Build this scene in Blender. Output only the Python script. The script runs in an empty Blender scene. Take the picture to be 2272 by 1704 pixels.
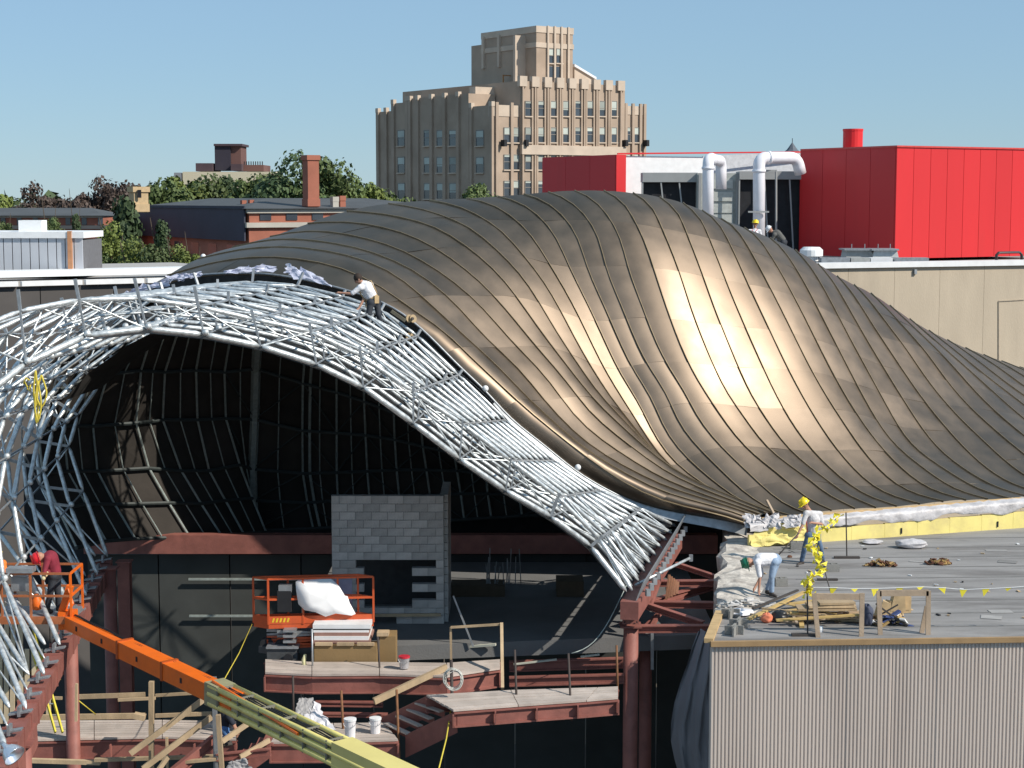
import bpy, math, random
import numpy as np
from mathutils import Vector, Matrix
random.seed(7)
SC = bpy.context.scene
COL = SC.collection
F_PX = 3900.0; PITCH = math.atan((852-442)/F_PX); CAMZ = 20.0
# ---------- camera ----------
cd = bpy.data.cameras.new('camera'); cam = bpy.data.objects.new('camera', cd); COL.objects.link(cam)
cd.sensor_width = 36.0; cd.lens = 36.0*F_PX/2272.0
cd.clip_start = 0.5; cd.clip_end = 6000
cam.location = (0, 0, CAMZ); cam.rotation_euler = (math.radians(90)-PITCH, 0, 0)
SC.camera = cam
# ---------- light ----------
SUN_AZ = math.radians(117.0); SUN_EL = math.radians(38.0)     # azimuth clockwise from +Y
SUND = Vector((math.sin(SUN_AZ)*math.cos(SUN_EL), math.cos(SUN_AZ)*math.cos(SUN_EL), math.sin(SUN_EL)))
w = bpy.data.worlds.new('World'); SC.world = w; w.use_nodes = True
nt = w.node_tree; nt.nodes.clear()
sky = nt.nodes.new('ShaderNodeTexSky'); sky.sky_type = 'NISHITA'; sky.sun_disc = False
sky.sun_elevation = SUN_EL; sky.sun_rotation = SUN_AZ
sky.altitude = 0; sky.air_density = 1.0; sky.dust_density = 0.0; sky.ozone_density = 3.0
bg = nt.nodes.new('ShaderNodeBackground'); bg.inputs['Strength'].default_value = 0.073
wo = nt.nodes.new('ShaderNodeOutputWorld')
tint = nt.nodes.new('ShaderNodeMix'); tint.data_type = 'RGBA'; tint.blend_type = 'MULTIPLY'; tint.inputs[0].default_value = 1.0
tint.inputs[7].default_value = (.86,1.06,1.40,1)
nt.links.new(sky.outputs[0], tint.inputs[6]); veil = nt.nodes.new('ShaderNodeMix'); veil.data_type = 'RGBA'; veil.inputs[0].default_value = .55; veil.inputs[7].default_value = (5.3,8.1,10.0,1)
nt.links.new(tint.outputs[2], veil.inputs[6]); nt.links.new(veil.outputs[2], bg.inputs[0]); nt.links.new(bg.outputs[0], wo.inputs[0])
sd = bpy.data.lights.new('sun', 'SUN'); sd.energy = 5.0; sd.angle = math.radians(0.5); sd.color = (1.0, 0.93, 0.82)
so = bpy.data.objects.new('sun', sd); COL.objects.link(so); so.location = (40, -30, 60)
so.rotation_euler = SUND.to_track_quat('Z', 'Y').to_euler()
SC.view_settings.view_transform = 'Standard'; SC.view_settings.look = 'None'
SC.view_settings.exposure = 0.0; SC.view_settings.gamma = 1.0; SC.view_settings.use_curve_mapping = False

# ---------- where a photo point lies: ray at world depth Y, or on the level z ----------
CP, SP = math.cos(PITCH), math.sin(PITCH)
def ray(u, v):
    a = (u-1136)/F_PX; b = (852-v)/F_PX
    return a, b*SP+CP, b*CP-SP
def P(u, v, Y):
    x, y, z = ray(u, v); k = Y/y
    return Vector((x*k, Y, CAMZ+z*k))
def G(u, v, z0):
    x, y, z = ray(u, v); k = (z0-CAMZ)/z
    return Vector((x*k, y*k, z0))

# ---------- mesh builder ----------
class MB:
    def __init__(s): s.v = []; s.f = []
    def add(s, vs, fs):
        n = len(s.v); s.v += [Vector(p) for p in vs]; s.f += [tuple(i+n for i in f) for f in fs]; return s
    def box(s, c, d, rz=0.0, R=None):
        M = R if R is not None else Matrix.Rotation(rz, 3, 'Z')
        c = Vector(c); hx, hy, hz = d[0]/2, d[1]/2, d[2]/2
        vs = [c + M @ Vector((sx*hx, sy*hy, sz*hz)) for sz in (-1, 1) for sx, sy in ((-1,-1),(1,-1),(1,1),(-1,1))]
        return s.add(vs, [(3,2,1,0),(4,5,6,7),(0,1,5,4),(1,2,6,5),(2,3,7,6),(3,0,4,7)])
    def beam(s, p, q, w, h, roll=0.0):
        p = Vector(p); q = Vector(q); d = (q-p)
        if d.length < 1e-5: return s
        dn = d.normalized(); up = Vector((0,0,1)) if abs(dn.z) < .95 else Vector((0,1,0))
        a = dn.cross(up).normalized(); b = a.cross(dn).normalized()
        if roll: Q = Matrix.Rotation(roll, 3, dn); a = Q @ a; b = Q @ b
        a *= w/2; b *= h/2
        vs = [p-a-b, p+a-b, p+a+b, p-a+b, q-a-b, q+a-b, q+a+b, q-a+b]
        return s.add(vs, [(0,1,2,3),(7,6,5,4),(4,5,1,0),(5,6,2,1),(6,7,3,2),(7,4,0,3)])
    def ibeam(s, p, q, w, h, t=0.03):
        p = Vector(p); q = Vector(q); dn = (q-p).normalized()
        up = Vector((0,0,1)) if abs(dn.z) < .95 else Vector((0,1,0))
        a = dn.cross(up).normalized(); b = a.cross(dn).normalized()
        for o, ww, hh in ((b*(h/2-t/2), w, t), (-b*(h/2-t/2), w, t), (Vector((0,0,0)), t, h-2*t-.004)):
            s.beam(p+o, q+o, ww, hh)
        return s
    def tube(s, pts, r, n=8, caps=True):
        pts = [Vector(p) for p in pts]; m = len(pts); rs = r if isinstance(r, (list, tuple)) else [r]*m
        vs = []; fs = []; prev = None
        for i, p in enumerate(pts):
            t = (pts[min(i+1, m-1)]-pts[max(i-1, 0)])
            t = t.normalized() if t.length > 1e-9 else Vector((0,0,1))
            if prev is None:
                up = Vector((0,0,1)) if abs(t.z) < .9 else Vector((1,0,0)); a = t.cross(up).normalized()
            else:
                a = (prev - t*prev.dot(t)); a = a.normalized() if a.length > 1e-6 else t.orthogonal().normalized()
            prev = a; b = t.cross(a)
            for k in range(n):
                g = 2*math.pi*k/n; vs.append(p + (a*math.cos(g)+b*math.sin(g))*rs[i])
        for i in range(m-1):
            for k in range(n):
                k2 = (k+1) % n; fs.append((i*n+k, i*n+k2, (i+1)*n+k2, (i+1)*n+k))
        if caps:
            fs.append(tuple(reversed(range(n)))); fs.append(tuple((m-1)*n+k for k in range(n)))
        return s.add(vs, fs)
    def lathe(s, c, prof, n=16, axis=None):
        c = Vector(c); Q = Vector((0,0,1)).rotation_difference(Vector(axis)).to_matrix() if axis is not None else Matrix.Identity(3)
        vs = [c + Q @ Vector((r*math.cos(2*math.pi*k/n), r*math.sin(2*math.pi*k/n), z)) for r, z in prof for k in range(n)]
        fs = [(i*n+k, i*n+(k+1)%n, (i+1)*n+(k+1)%n, (i+1)*n+k) for i in range(len(prof)-1) for k in range(n)]
        fs += [tuple(reversed(range(n))), tuple((len(prof)-1)*n+k for k in range(n))]
        return s.add(vs, fs)
    def ball(s, c, r, n=10, m=7, sq=(1,1,1)):
        prof = [(max(math.sin(math.pi*j/m), .02)*r, -math.cos(math.pi*j/m)*r) for j in range(m+1)]
        k = len(s.v); s.lathe((0,0,0), prof, n); c = Vector(c)
        for i in range(k, len(s.v)): p = s.v[i]; s.v[i] = c + Vector((p.x*sq[0], p.y*sq[1], p.z*sq[2]))
        return s
    def prism(s, poly, off):
        n = len(poly); off = Vector(off); poly = [Vector(p) for p in poly]
        return s.add(poly+[p+off for p in poly], [tuple(reversed(range(n))), tuple(range(n, 2*n))]+[(i, (i+1)%n, n+(i+1)%n, n+i) for i in range(n)])
    def grid(s, rows):
        m = len(rows); n = len(rows[0])
        return s.add([p for r in rows for p in r], [(i*n+j, i*n+j+1, (i+1)*n+j+1, (i+1)*n+j) for i in range(m-1) for j in range(n-1)])
    def mesh(s, name, m=None, origin=(0,0,0), smooth=False):
        o = Vector(origin); me = bpy.data.meshes.new(name)
        me.from_pydata([tuple(p-o) for p in s.v], [], s.f)
        if m: me.materials.append(m)
        if smooth: me.polygons.foreach_set('use_smooth', [True]*len(me.polygons))
        me.update(); return me
    def build(s, name, m, parent=None, smooth=False, kind=None, label=None):
        o = Vector((0,0,0)); q = parent
        while q is not None: o += q.location; q = q.parent
        if parent is None and s.v:
            xs = [p.x for p in s.v]; ys = [p.y for p in s.v]; zs = [p.z for p in s.v]
            o = Vector(((min(xs)+max(xs))/2, (min(ys)+max(ys))/2, min(zs)))
        ob = bpy.data.objects.new(name, s.mesh(name, m, o, smooth)); COL.objects.link(ob)
        if parent is None: ob.location = o
        else: ob.parent = parent
        if kind: ob['kind'] = kind
        if label: ob['label'] = label
        return ob
def thing(name, loc, label, cat, group=None):
    o = bpy.data.objects.new(name, None); COL.objects.link(o); o.location = Vector(loc); o.empty_display_size = .2
    o['label'] = label; o['category'] = cat
    if group: o['group'] = group
    return o
def tag(o, label, cat, group=None):
    o['label'] = label; o['category'] = cat
    if group: o['group'] = group
    return o
def inst(me, name, parent, loc, rz=0.0):
    o = bpy.data.objects.new(name, me); COL.objects.link(o)
    o.parent = parent; off = Vector((0,0,0)); q = parent
    while q is not None: off += q.location; q = q.parent
    o.location = Vector(loc)-off; o.rotation_euler = (0,0,rz); return o
def copy_thing(root, loc, label):
    r = root.copy(); COL.objects.link(r); r.location = Vector(loc); r['label'] = label
    for ch in list(root.children):
        c = ch.copy(); COL.objects.link(c); c.parent = r
        for g in ch.children:
            d = g.copy(); COL.objects.link(d); d.parent = c
    return r

# ---------- materials ----------
MATS = {}
def mat(name, col, rough=.7, metal=0.0, var=.12, scale=6.0, bump=0.0, bscale=None, objvar=0.0, stain=None, emis=None, spec=None, alpha=None, stretch=None, roughvar=0.0, trans=0.0):
    if name in MATS: return MATS[name]
    m = bpy.data.materials.new(name); m.use_nodes = True; n = m.node_tree; N = n.nodes; L = n.links
    b = N['Principled BSDF']; b.inputs['Roughness'].default_value = rough; b.inputs['Metallic'].default_value = metal
    if spec is not None: b.inputs['Specular IOR Level'].default_value = spec
    tc = N.new('ShaderNodeTexCoord'); mp = N.new('ShaderNodeMapping'); L.new(tc.outputs['Object'], mp.inputs[0])
    if stretch: mp.inputs['Scale'].default_value = stretch
    no = N.new('ShaderNodeTexNoise'); no.inputs['Scale'].default_value = scale; no.inputs['Detail'].default_value = 6
    L.new(mp.outputs[0], no.inputs['Vector'])
    r = N.new('ShaderNodeMapRange'); r.inputs[1].default_value = .3; r.inputs[2].default_value = .7
    r.inputs[3].default_value = 1-var; r.inputs[4].default_value = 1+var; L.new(no.outputs[0], r.inputs[0])
    val = r.outputs[0]
    if objvar:
        oi = N.new('ShaderNodeObjectInfo'); r2 = N.new('ShaderNodeMapRange'); r2.inputs[3].default_value = 1-objvar; r2.inputs[4].default_value = 1+objvar
        L.new(oi.outputs['Random'], r2.inputs[0]); mu = N.new('ShaderNodeMath'); mu.operation = 'MULTIPLY'
        L.new(val, mu.inputs[0]); L.new(r2.outputs[0], mu.inputs[1]); val = mu.outputs[0]
    vm = N.new('ShaderNodeVectorMath'); vm.operation = 'SCALE'; vm.inputs[0].default_value = col[:3]; L.new(val, vm.inputs['Scale'])
    cs = vm.outputs[0]
    if stain:
        n2 = N.new('ShaderNodeTexNoise'); n2.inputs['Scale'].default_value = stain[1]; n2.inputs['Detail'].default_value = 8; n2.inputs['Roughness'].default_value = .65
        L.new(mp.outputs[0], n2.inputs['Vector'])
        r3 = N.new('ShaderNodeMapRange'); r3.inputs[1].default_value = .48; r3.inputs[2].default_value = .66; r3.inputs[4].default_value = stain[2]
        L.new(n2.outputs[0], r3.inputs[0])
        mx = N.new('ShaderNodeMix'); mx.data_type = 'RGBA'; L.new(r3.outputs[0], mx.inputs[0]); L.new(cs, mx.inputs[6]); mx.inputs[7].default_value = (*stain[0], 1); cs = mx.outputs[2]
    L.new(cs, b.inputs['Base Color'])
    if roughvar:
        r4 = N.new('ShaderNodeMapRange'); r4.inputs[1].default_value = .3; r4.inputs[2].default_value = .7; r4.inputs[3].default_value = max(rough-roughvar, .05); r4.inputs[4].default_value = rough+roughvar
        L.new(no.outputs[0], r4.inputs[0]); L.new(r4.outputs[0], b.inputs['Roughness'])
    if bump:
        n3 = N.new('ShaderNodeTexNoise'); n3.inputs['Scale'].default_value = bscale or scale*3; n3.inputs['Detail'].default_value = 5
        L.new(mp.outputs[0], n3.inputs['Vector']); bp = N.new('ShaderNodeBump'); bp.inputs['Strength'].default_value = bump; bp.inputs['Distance'].default_value = .03
        L.new(n3.outputs[0], bp.inputs['Height']); L.new(bp.outputs[0], b.inputs['Normal'])
    if emis: b.inputs['Emission Color'].default_value = (*emis[0], 1); b.inputs['Emission Strength'].default_value = emis[1]
    if alpha is not None: b.inputs['Alpha'].default_value = alpha
    if trans: b.inputs['Transmission Weight'].default_value = trans
    MATS[name] = m; return m
M_bronze = mat('bronze_sheet', (.225,.177,.136), .49, 1.0, .10, 1.3, .08, 1.1, objvar=.12, roughvar=.05)
M_seam = mat('seam_metal', (.30,.23,.145), .5, .6, .15, 6)
M_galv = mat('galvanised', (.63,.66,.67), .38, .50, .28, 9, .1, 30, objvar=.10, roughvar=.1)
M_galvd = mat('galvanised_plate', (.36,.38,.40), .5, .6, .18, 7, objvar=.1)
M_innerp = mat('inner_board', (.030,.025,.021), .85, 0, .25, 1.5, .2, 9, objvar=.25)
M_innerr = mat('inner_rib_steel', (.38,.43,.41), .5, .3, .2, 8)
M_rust = mat('primer_red', (.27,.10,.08), .62, 0, .16, 3, .15, 20, stain=((.16,.06,.05), 2.2, .5), objvar=.07)
M_wood = mat('lumber', (.46,.34,.21), .78, 0, .20, 3, .2, 25, objvar=.2, stretch=(1,1,.35))
M_woodg = mat('weathered_planks', (.50,.43,.38), .85, 0, .18, 3, .2, 25, objvar=.12, stain=((.28,.23,.20), 1.5, .5))
M_block = mat('concrete_block', (.46,.43,.40), .92, 0, .12, 5, .4, 40, objvar=.16)
M_conc = mat('tan_concrete', (.50,.42,.32), .9, 0, .07, 1.1, .25, 30, stain=((.36,.30,.23), .35, .55), stretch=(1,1,.3))
M_yellow = mat('yellow_foam', (.80,.68,.24), .8, 0, .10, 2, .1, 12, stain=((.55,.44,.22), 1.6, .45))
M_white = mat('white_paint', (.78,.79,.80), .55, 0, .06, 3)
M_black = mat('black_void', (.015,.016,.02), .8, 0, .3, 3)
# ======================= the great curved metal roof =======================
def spline(ts, ys, tq):
    ts = np.array(ts, float); ys = np.array(ys, float); n = len(ts); h = np.diff(ts)
    A = np.zeros((n, n)); B = np.zeros((n,)+ys.shape[1:]); A[0,0] = A[-1,-1] = 1
    for i in range(1, n-1):
        A[i,i-1] = h[i-1]; A[i,i] = 2*(h[i-1]+h[i]); A[i,i+1] = h[i]
        B[i] = 3*((ys[i+1]-ys[i])/h[i]-(ys[i]-ys[i-1])/h[i-1])
    c = np.linalg.solve(A, B.reshape(n, -1)).reshape(B.shape)
    out = []
    for t in tq:
        i = int(min(max(np.searchsorted(ts, t)-1, 0), n-2)); d = t-ts[i]
        b = (ys[i+1]-ys[i])/h[i]-h[i]*(2*c[i]+c[i+1])/3; dd = (c[i+1]-c[i])/(3*h[i])
        out.append(ys[i]+b*d+c[i]*d*d+dd*d**3)
    return np.array(out)
def resample(pts, n):
    p = np.array(pts, float); d = np.hypot(np.diff(p[:,0]), np.diff(p[:,1])); s = np.concatenate([[0], np.cumsum(d)])
    q = spline(s/s[-1], p, np.linspace(0, 1, 200))
    d = np.hypot(np.diff(q[:,0]), np.diff(q[:,1])); s = np.concatenate([[0], np.cumsum(d)])/np.sum(d)
    return np.stack([np.interp(np.linspace(0, 1, n), s, q[:,k]) for k in range(p.shape[1])], 1)
def prof(pts, dB, dT):      # base first; depth grows like a bulging section
    vB = pts[0][1]; vT = pts[-1][1]; out = []
    for u, v in pts:
        q = min(max((vB-v)/(vB-vT), 0), 1)
        g = .30*(1-math.exp(-q/.15)) + .16*q + .54*(1-math.sqrt(max(1-q**2.2, 0)))
        out.append((u, v, dB+(dT-dB)*g))
    return out
R = lambda l: list(reversed(l))
KEYS = [
 (0, [(1660,1166,47.2),(1600,1153,47.2),(1501,1137,47.2),(1406,1112,47.2),(1343,1083,47.1),(1280,1045,47.0),(1204,985,46.9),(1134,928,46.9),(1077,868,46.9),(1017,811,46.9),(957,751,47.0),(870,684,47.2),(768,645,47.6),(711,630,47.9),(648,617,48.3),(585,609,48.7),(490,609,49.4),(395,621,50.2),(347,637,50.7),(300,653,51.2)]),
 (1, [(1658,1159,47.25),(1600,1142,47.3),(1470,1109,47.5),(1375,1061,47.6),(1295,1004,47.7),(1204,933,47.8),(1121,862,47.9),(1036,784,48.1),(989,740,48.3),(901,680,48.7),(854,645,49.0),(806,617,49.4),(759,596,49.8),(680,577,50.5),(569,570,51.3),(458,588,52.4),(372,612,53.3)]),
 (2, [(1670,1152,47.3),(1600,1128,47.4),(1470,1090,47.7),(1375,1045,47.9),(1302,1001,48.1),(1216,928,48.3),(1163,878,48.5),(1102,814,48.7),(1033,751,49.0),(932,655,49.7),(870,607,50.3),(806,578,50.9),(727,558,51.7),(648,549,52.5),(521,556,53.8),(440,575,54.5)]),
 (4, [(1690,1143,47.5),(1600,1112,47.9),(1470,1061,48.3),(1375,1004,48.6),(1280,928,49.0),(1216,844,49.3),(1140,762,49.6),(1077,692,49.9),(1027,645,50.2),(947,588,50.9),(900,562,51.4),(806,530,52.5),(727,516,53.5),(664,516,54.3),(600,526,55.0)]),
 (6, [(1710,1137,47.7),(1600,1093,48.3),(1501,1045,48.8),(1375,941,49.5),(1327,895,49.7),(1258,812,50.0),(1182,710,50.4),(1106,609,50.9),(1042,552,51.5),(963,504,52.5),(900,485,53.4),(838,474,54.4),(770,469,55.4)]),
 (9, prof([(1735,1145),(1653,1137-16),(1558,1083),(1479,1028),(1406,925),(1343,821),(1296,726),(1251,640),(1210,571),(1178,523),(1140,485),(1090,455),(1036,441)], 47.9, 55.0)),
 (13, prof([(1790,1140),(1757,1128),(1672,1062),(1621,1012),(1549,926),(1517,868),(1479,806),(1444,732),(1419,666),(1394,596),(1375,530),(1343,473),(1308,440),(1275,424)], 48.0, 54.8)),
 (14, prof([(1845,1133),(1780,1096),(1745,1066),(1663,999),(1596,916),(1542,832),(1508,760),(1479,682),(1451,596),(1432,542),(1406,487),(1378,447),(1340,424)], 48.3, 54.8)),
 (17, prof([(1990,1124),(1915,1096),(1848,1046),(1790,985),(1746,921),(1699,828),(1650,718),(1613,630),(1591,573),(1572,525),(1549,481),(1515,451)], 48.9, 55.0)),
 (19, prof([(2093,1113),(2001,1082),(1940,1030),(1876,943),(1819,854),(1778,778),(1743,707),(1705,633),(1676,579),(1650,535),(1625,503),(1600,486)], 49.4, 55.2)),
 (22, prof([(2240,1107),(2170,1085),(2100,1045),(2025,990),(1968,905),(1920,816),(1876,734),(1844,672),(1812,615),(1785,577),(1764,555)], 50.1, 55.6)),
 (24, prof([(2340,1102),(2230,1067),(2126,980),(2047,886),(1983,794),(1920,698),(1885,645),(1857,613)], 50.6, 56.0)),
 (26, prof([(2450,1099),(2350,1060),(2237,980),(2110,858),(2056,785),(1995,715),(1960,678),(1932,651)], 51.3, 56.5)),
 (28, prof([(2560,1094),(2440,1045),(2350,990),(2272,930),(2173,843),(2094,774),(2050,736),(2018,708)], 52.2, 57.2)),
 (31, prof([(2720,1088),(2600,1045),(2500,1000),(2400,940),(2272,858),(2190,800),(2142,772)], 53.6, 58.4)),
 (34, prof([(2880,1080),(2760,1035),(2640,985),(2520,925),(2400,868),(2320,835),(2262,815)], 55.2, 60.0)),
]
NS = 34; NP = 61
KG = np.array([resample(k[1], NP) for k in KEYS])
GR = spline([k[0] for k in KEYS], KG, np.arange(0, NS+1e-6, 0.25))       # (137, 61, 3) u v Y
for _ in range(320):        # even out the depth guesses, mostly from strip to strip
    Y = GR[:,:,2]; N_ = Y.copy()
    N_[1:-1,:] = .52*Y[1:-1,:]+.24*(Y[:-2,:]+Y[2:,:])
    N_[1:-1,1:-1] = .96*N_[1:-1,1:-1]+.02*(N_[1:-1,:-2]+N_[1:-1,2:])
    GR[:,:,2] = N_
for _ in range(6):
    N_ = GR.copy(); N_[1:-1,1:-1,:2] = .5*GR[1:-1,1:-1,:2]+.25*(GR[:-2,1:-1,:2]+GR[2:,1:-1,:2]); GR = N_
for i4 in range(GR.shape[0]):      # the right part lies back more and more with height
    k = max((i4/4-14)/20, 0)**1.15*5.0
    for j in range(NP):
        f = min(max((j/(NP-1)-.06)/.62, 0), 1); GR[i4,j,2] += k*(f*f*(3-2*f))
for i4 in range(7): GR[i4,:,2] += .55*(1-i4/7)**2      # the outermost strip curls under
NH = 12                     # the far side, curving down behind the crest
SH = []
for i in range(GR.shape[0]):
    row = [P(*GR[i,j]) for j in range(NP)]
    T = row[-1]; h = Vector((T.x, T.y, 0)).normalized(); zb = 9.5
    for k in range(1, NH+1):
        g = k/NH*math.pi/2; row.append(Vector((T.x, T.y, zb))+h*(4.2*math.sin(g)**1.0)+Vector((0,0,(T.z-zb)*math.cos(g)))-Vector((0,0,.02*k)))
    SH.append(row)
def S(i, j): return SH[int(round(i*4))][j]
shell = thing('curved_metal_roof', (8, 50, 9.5), 'huge swooping bronze coloured metal clad roof with standing seams behind the bare steel lattice', 'roof')
def nrm(i4, j):
    a = SH[min(i4+1, 136)][j]-SH[max(i4-1, 0)][j]; b = SH[i4][min(j+1, NP+NH-1)]-SH[i4][max(j-1, 0)]
    n = a.cross(b); n = n.normalized() if n.length > 1e-9 else Vector((0,-1,0))
    return n if n.dot(Vector((0,0,CAMZ))-SH[i4][j]) > 0 or j > NP-3 else -n
cuts = [0, 8, 16, 24, 31, 38, 46, 53, 60]
rnd = random.Random(3)
for i in range(NS):
    for a, b in zip(cuts[:-1], cuts[1:]):
        rows = []; js = sorted(set([a]+[round(a+(b-a)*q/4) for q in range(5)]+[b]))
        t1 = rnd.uniform(-.007,.007); t2 = rnd.uniform(-.006,.006)
        for j in js:
            row = []
            for q in range(5):
                i4 = i*4+q; n = nrm(i4, j)
                bow = .012*math.sin(math.pi*q/4)
                if b <= 53 or True: row.append(SH[i4][j]+n*(bow+t1*(q/2-1)+t2*((j-a)/(b-a)*2-1)))
            rows.append(row)
        MB().grid(rows).build('metal_panel', M_bronze, shell, smooth=True)
m = MB()
for i in range(NS):
    m.grid([[SH[i*4+q][j] for q in range(0, 5, 2)] for j in range(NP-1, NP+NH)])
m.build('far_side_cladding', M_bronze, shell, smooth=True, kind='stuff')
for i in range(NS+1):
    m = MB(); vs = []; js = list(range(0, NP+4, 2))
    for j in js:
        n = nrm(i*4, j); t = (SH[i*4][min(j+1, NP)]-SH[i*4][max(j-1, 0)]).normalized(); s_ = n.cross(t).normalized()
        p = SH[i*4][j]
        vs += [p-s_*.013-n*.02, p-s_*.010+n*.042, p+s_*.010+n*.042, p+s_*.013-n*.02]
    fs = [(k*4+q, k*4+q+1, k*4+q+5, k*4+q+4) for k in range(len(js)-1) for q in range(3)]
    m.add(vs, fs).build('standing_seam', M_seam, shell)
# dark raw edge under the last strip, and its edge angle
M_edge = mat('raw_edge_membrane', (.045,.045,.045), .75, 0, .3, 5)
e0 = [SH[0][j] for j in range(NP)]
def inward(j):
    n = nrm(0, j); a = (SH[0][j]-SH[1][j]).normalized(); return -n*.30+a*.10
MB().grid([e0, [e0[j]+inward(j) for j in range(NP)]]).build('edge_membrane', M_edge, shell, smooth=True)
MB().tube([e0[j]+nrm(0, j)*.03 for j in range(0, NP, 1)], .035, 6).build('edge_trim', M_galvd, shell, smooth=True)
MB().tube([e0[j]+inward(j) for j in range(0, NP, 1)], .03, 6).build('edge_trim', M_galvd, shell, smooth=True)
hem = [e0[j] for j in range(0, 26)]
MB().grid([[p+Vector((-.02,-.05,-.01)) for p in hem], [p+Vector((-.06,-.12,-.26*(1-k/30))) for k, p in enumerate(hem)]]).build('hem_flashing', M_galvd, shell, smooth=True)

# ---------- inside lining with its ribs and hoops ----------
RIB = {  # u,v at six levels
 0: [(112,790),(95,880),(85,960),(95,1050),(130,1130),(170,1215)],
 1: [(215,735),(165,850),(140,945),(150,1045),(190,1118),(235,1200)],
 2: [(300,740),(240,830),(206,945),(216,1045),(254,1118),(300,1195)],
 3: [(338,740),(313,822),(302,938),(330,1038),(374,1115),(420,1190)],
 4: [(395,735),(366,825),(361,931),(402,1044),(446,1117),(490,1186)],
 5: [(450,735),(435,821),(438,931),(464,1044),(500,1110),(540,1183)],
 6: [(512,745),(498,825),(501,928),(532,1031),(560,1105),(590,1180)],
 7: [(572,750),(568,818),(565,930),(560,1040),(562,1110),(565,1176)],
 8: [(678,770),(672,850),(671,955),(672,1050),(682,1115),(695,1172)],
 9: [(747,800),(747,870),(747,960),(747,1048),(750,1110),(756,1168)],
 10: [(806,820),(808,890),(811,965),(815,1045),(820,1105),(826,1165)],
 11: [(872,850),(874,915),(876,975),(880,1042),(886,1102),(894,1160)],
 12: [(930,880),(934,945),(938,990),(946,1042),(954,1098),(962,1156)],
 13: [(998,905),(1002,970),(1008,1005),(1014,1044),(1022,1095),(1030,1152)],
 14: [(1064,950),(1068,1000),(1074,1025),(1078,1050),(1082,1095),(1090,1148)],
 15: [(1140,990),(1142,1030),(1145,1050),(1148,1070),(1152,1098),(1158,1144)],
 16: [(1250,1020),(1252,1050),(1254,1068),(1256,1084),(1258,1104),(1262,1140)],
 17: [(1400,1030),(1402,1055),(1404,1072),(1406,1088),(1408,1106),(1412,1136)],
}
def ribY(i, j):
    a = min(i/7.0, 1); base = 47.0+7.5*a**.8; fr = [ -5.0, -2.6, -.9, 0, .3, .4][j]*(.35+.65*a)
    return base+fr
RP = [[P(RIB[i][j][0], RIB[i][j][1], ribY(i, j)) for j in range(6)] for i in range(18)]
for i in range(17):
    for j in range(5):
        a, b, c, d = RP[i][j], RP[i+1][j], RP[i+1][j+1], RP[i][j+1]
        k = Vector((0,.12,0)); MB().add([a+k,b+k,c+k,d+k], [(0,1,2,3)]).build('lining_board', M_innerp, shell)
for i in range(18):
    MB().tube(RP[i], .14 if i == 7 else .034, 6).build('inner_rib', M_innerr, shell)
    if 1 < i < 17: MB().tube([RP[i][j].lerp(RP[i-1][j], .5) for j in range(6)], .020, 5).build('inner_rib', M_innerr, shell)
    if i == 8: MB().tube([p+Vector((.22,0,0)) for p in RP[i]], .045, 6).build('inner_rib', M_innerr, shell)
for j in range(1, 6):
    MB().tube([RP[i][j]-Vector((0,.05,0)) for i in range(18)], .055, 6).build('inner_hoop', mat('hoop_steel', (.035,.045,.045), .6), shell)
m = MB()
for i in range(6, 16, 2):
    for j in range(1, 5): m.tube([RP[i][j], RP[i+1][j+1]], .025, 5); m.tube([RP[i+2][j], RP[i+1][j+1]], .025, 5)
m.build('inner_brace', mat('hoop_steel', (.035,.045,.045)), shell)
# lining above, from the hoop level up to the skin edge so that the cavity is closed
def top_e(i):
    t = [(60,40,),][0:0]
    return None
rim = [SH[0][j] for j in range(NP)]
up = []
for i in range(18):
    best = min(rim, key=lambda p: abs(p.x-RP[i][0].x) + (0 if p.z > 12 else 50) + (p.z < RP[i][0].z)*3)
    up.append(Vector((RP[i][0].x*.3+best.x*.7, best.y+1.0, max(best.z-.45, RP[i][0].z+.05))))
MB().grid([[p+Vector((0,.12,0)) for p in (RP[i][0] for i in range(18))], up]).build('upper_lining', M_innerp, shell, smooth=True)

# ======================= galvanised lattice in front =======================
ON = [(1405,1316,40.3),(1330,1195,40.0),(1238,1103,39.5),(1133,1022,39),(1026,941,38.5),(917,869,38),(800,789,37.5),(690,736,37),(563,708,36.5),(440,680,36),(309,662,35.5),(175,665,35),(45,690,34),(-90,745,33),(-180,850,32.2),(-240,1010,31.4),(-260,1200,30.8),(-230,1430,30.4),(-72,1762,30)]
IN = [(1393,1322,40.2),(1311,1212,40.0),(1222,1146,39.5),(1122,1088,39),(1020,1018,38.5),(917,939,38),(806,859,37.5),(702,808,37),(578,768,36.5),(452,742,36),(325,729,35.5),(190,745,35),(58,806,34),(-40,880,33),(-90,960,32.2),(-130,1100,31.4),(-155,1280,30.8),(-150,1460,30.4),(-50,1762,30)]
O0 = [(1500,1170,46.4),(1420,1128,46.6),(1330,1088,46.6),(1230,1022,46.5),(1122,932,46.4),(1017,832,46.4),(925,745,46.4),(845,688,46.6),(760,658,47.0),(660,634,47.5),(560,626,48.2),(440,634,48.6),(340,662,48.6),(235,735,48),(165,802,47),(113,883,46.3),(79,978,45.9),(89,1079,45.4),(214,1232,45.0)]
I0 = [(1490,1180,46.2),(1400,1150,46.4),(1310,1112,46.4),(1205,1050,46.3),(1097,965,46.2),(990,868,46.2),(898,790,46.2),(820,735,46.4),(740,705,46.8),(640,682,47.2),(555,678,47.8),(460,692,48.2),(372,738,48.2),(285,797,47.8),(220,854,46.8),(173,921,46.2),(153,990,45.8),(185,1090,45.2),(234,1238,44.9)]
NHOOP = 9; NT = 19
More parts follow.
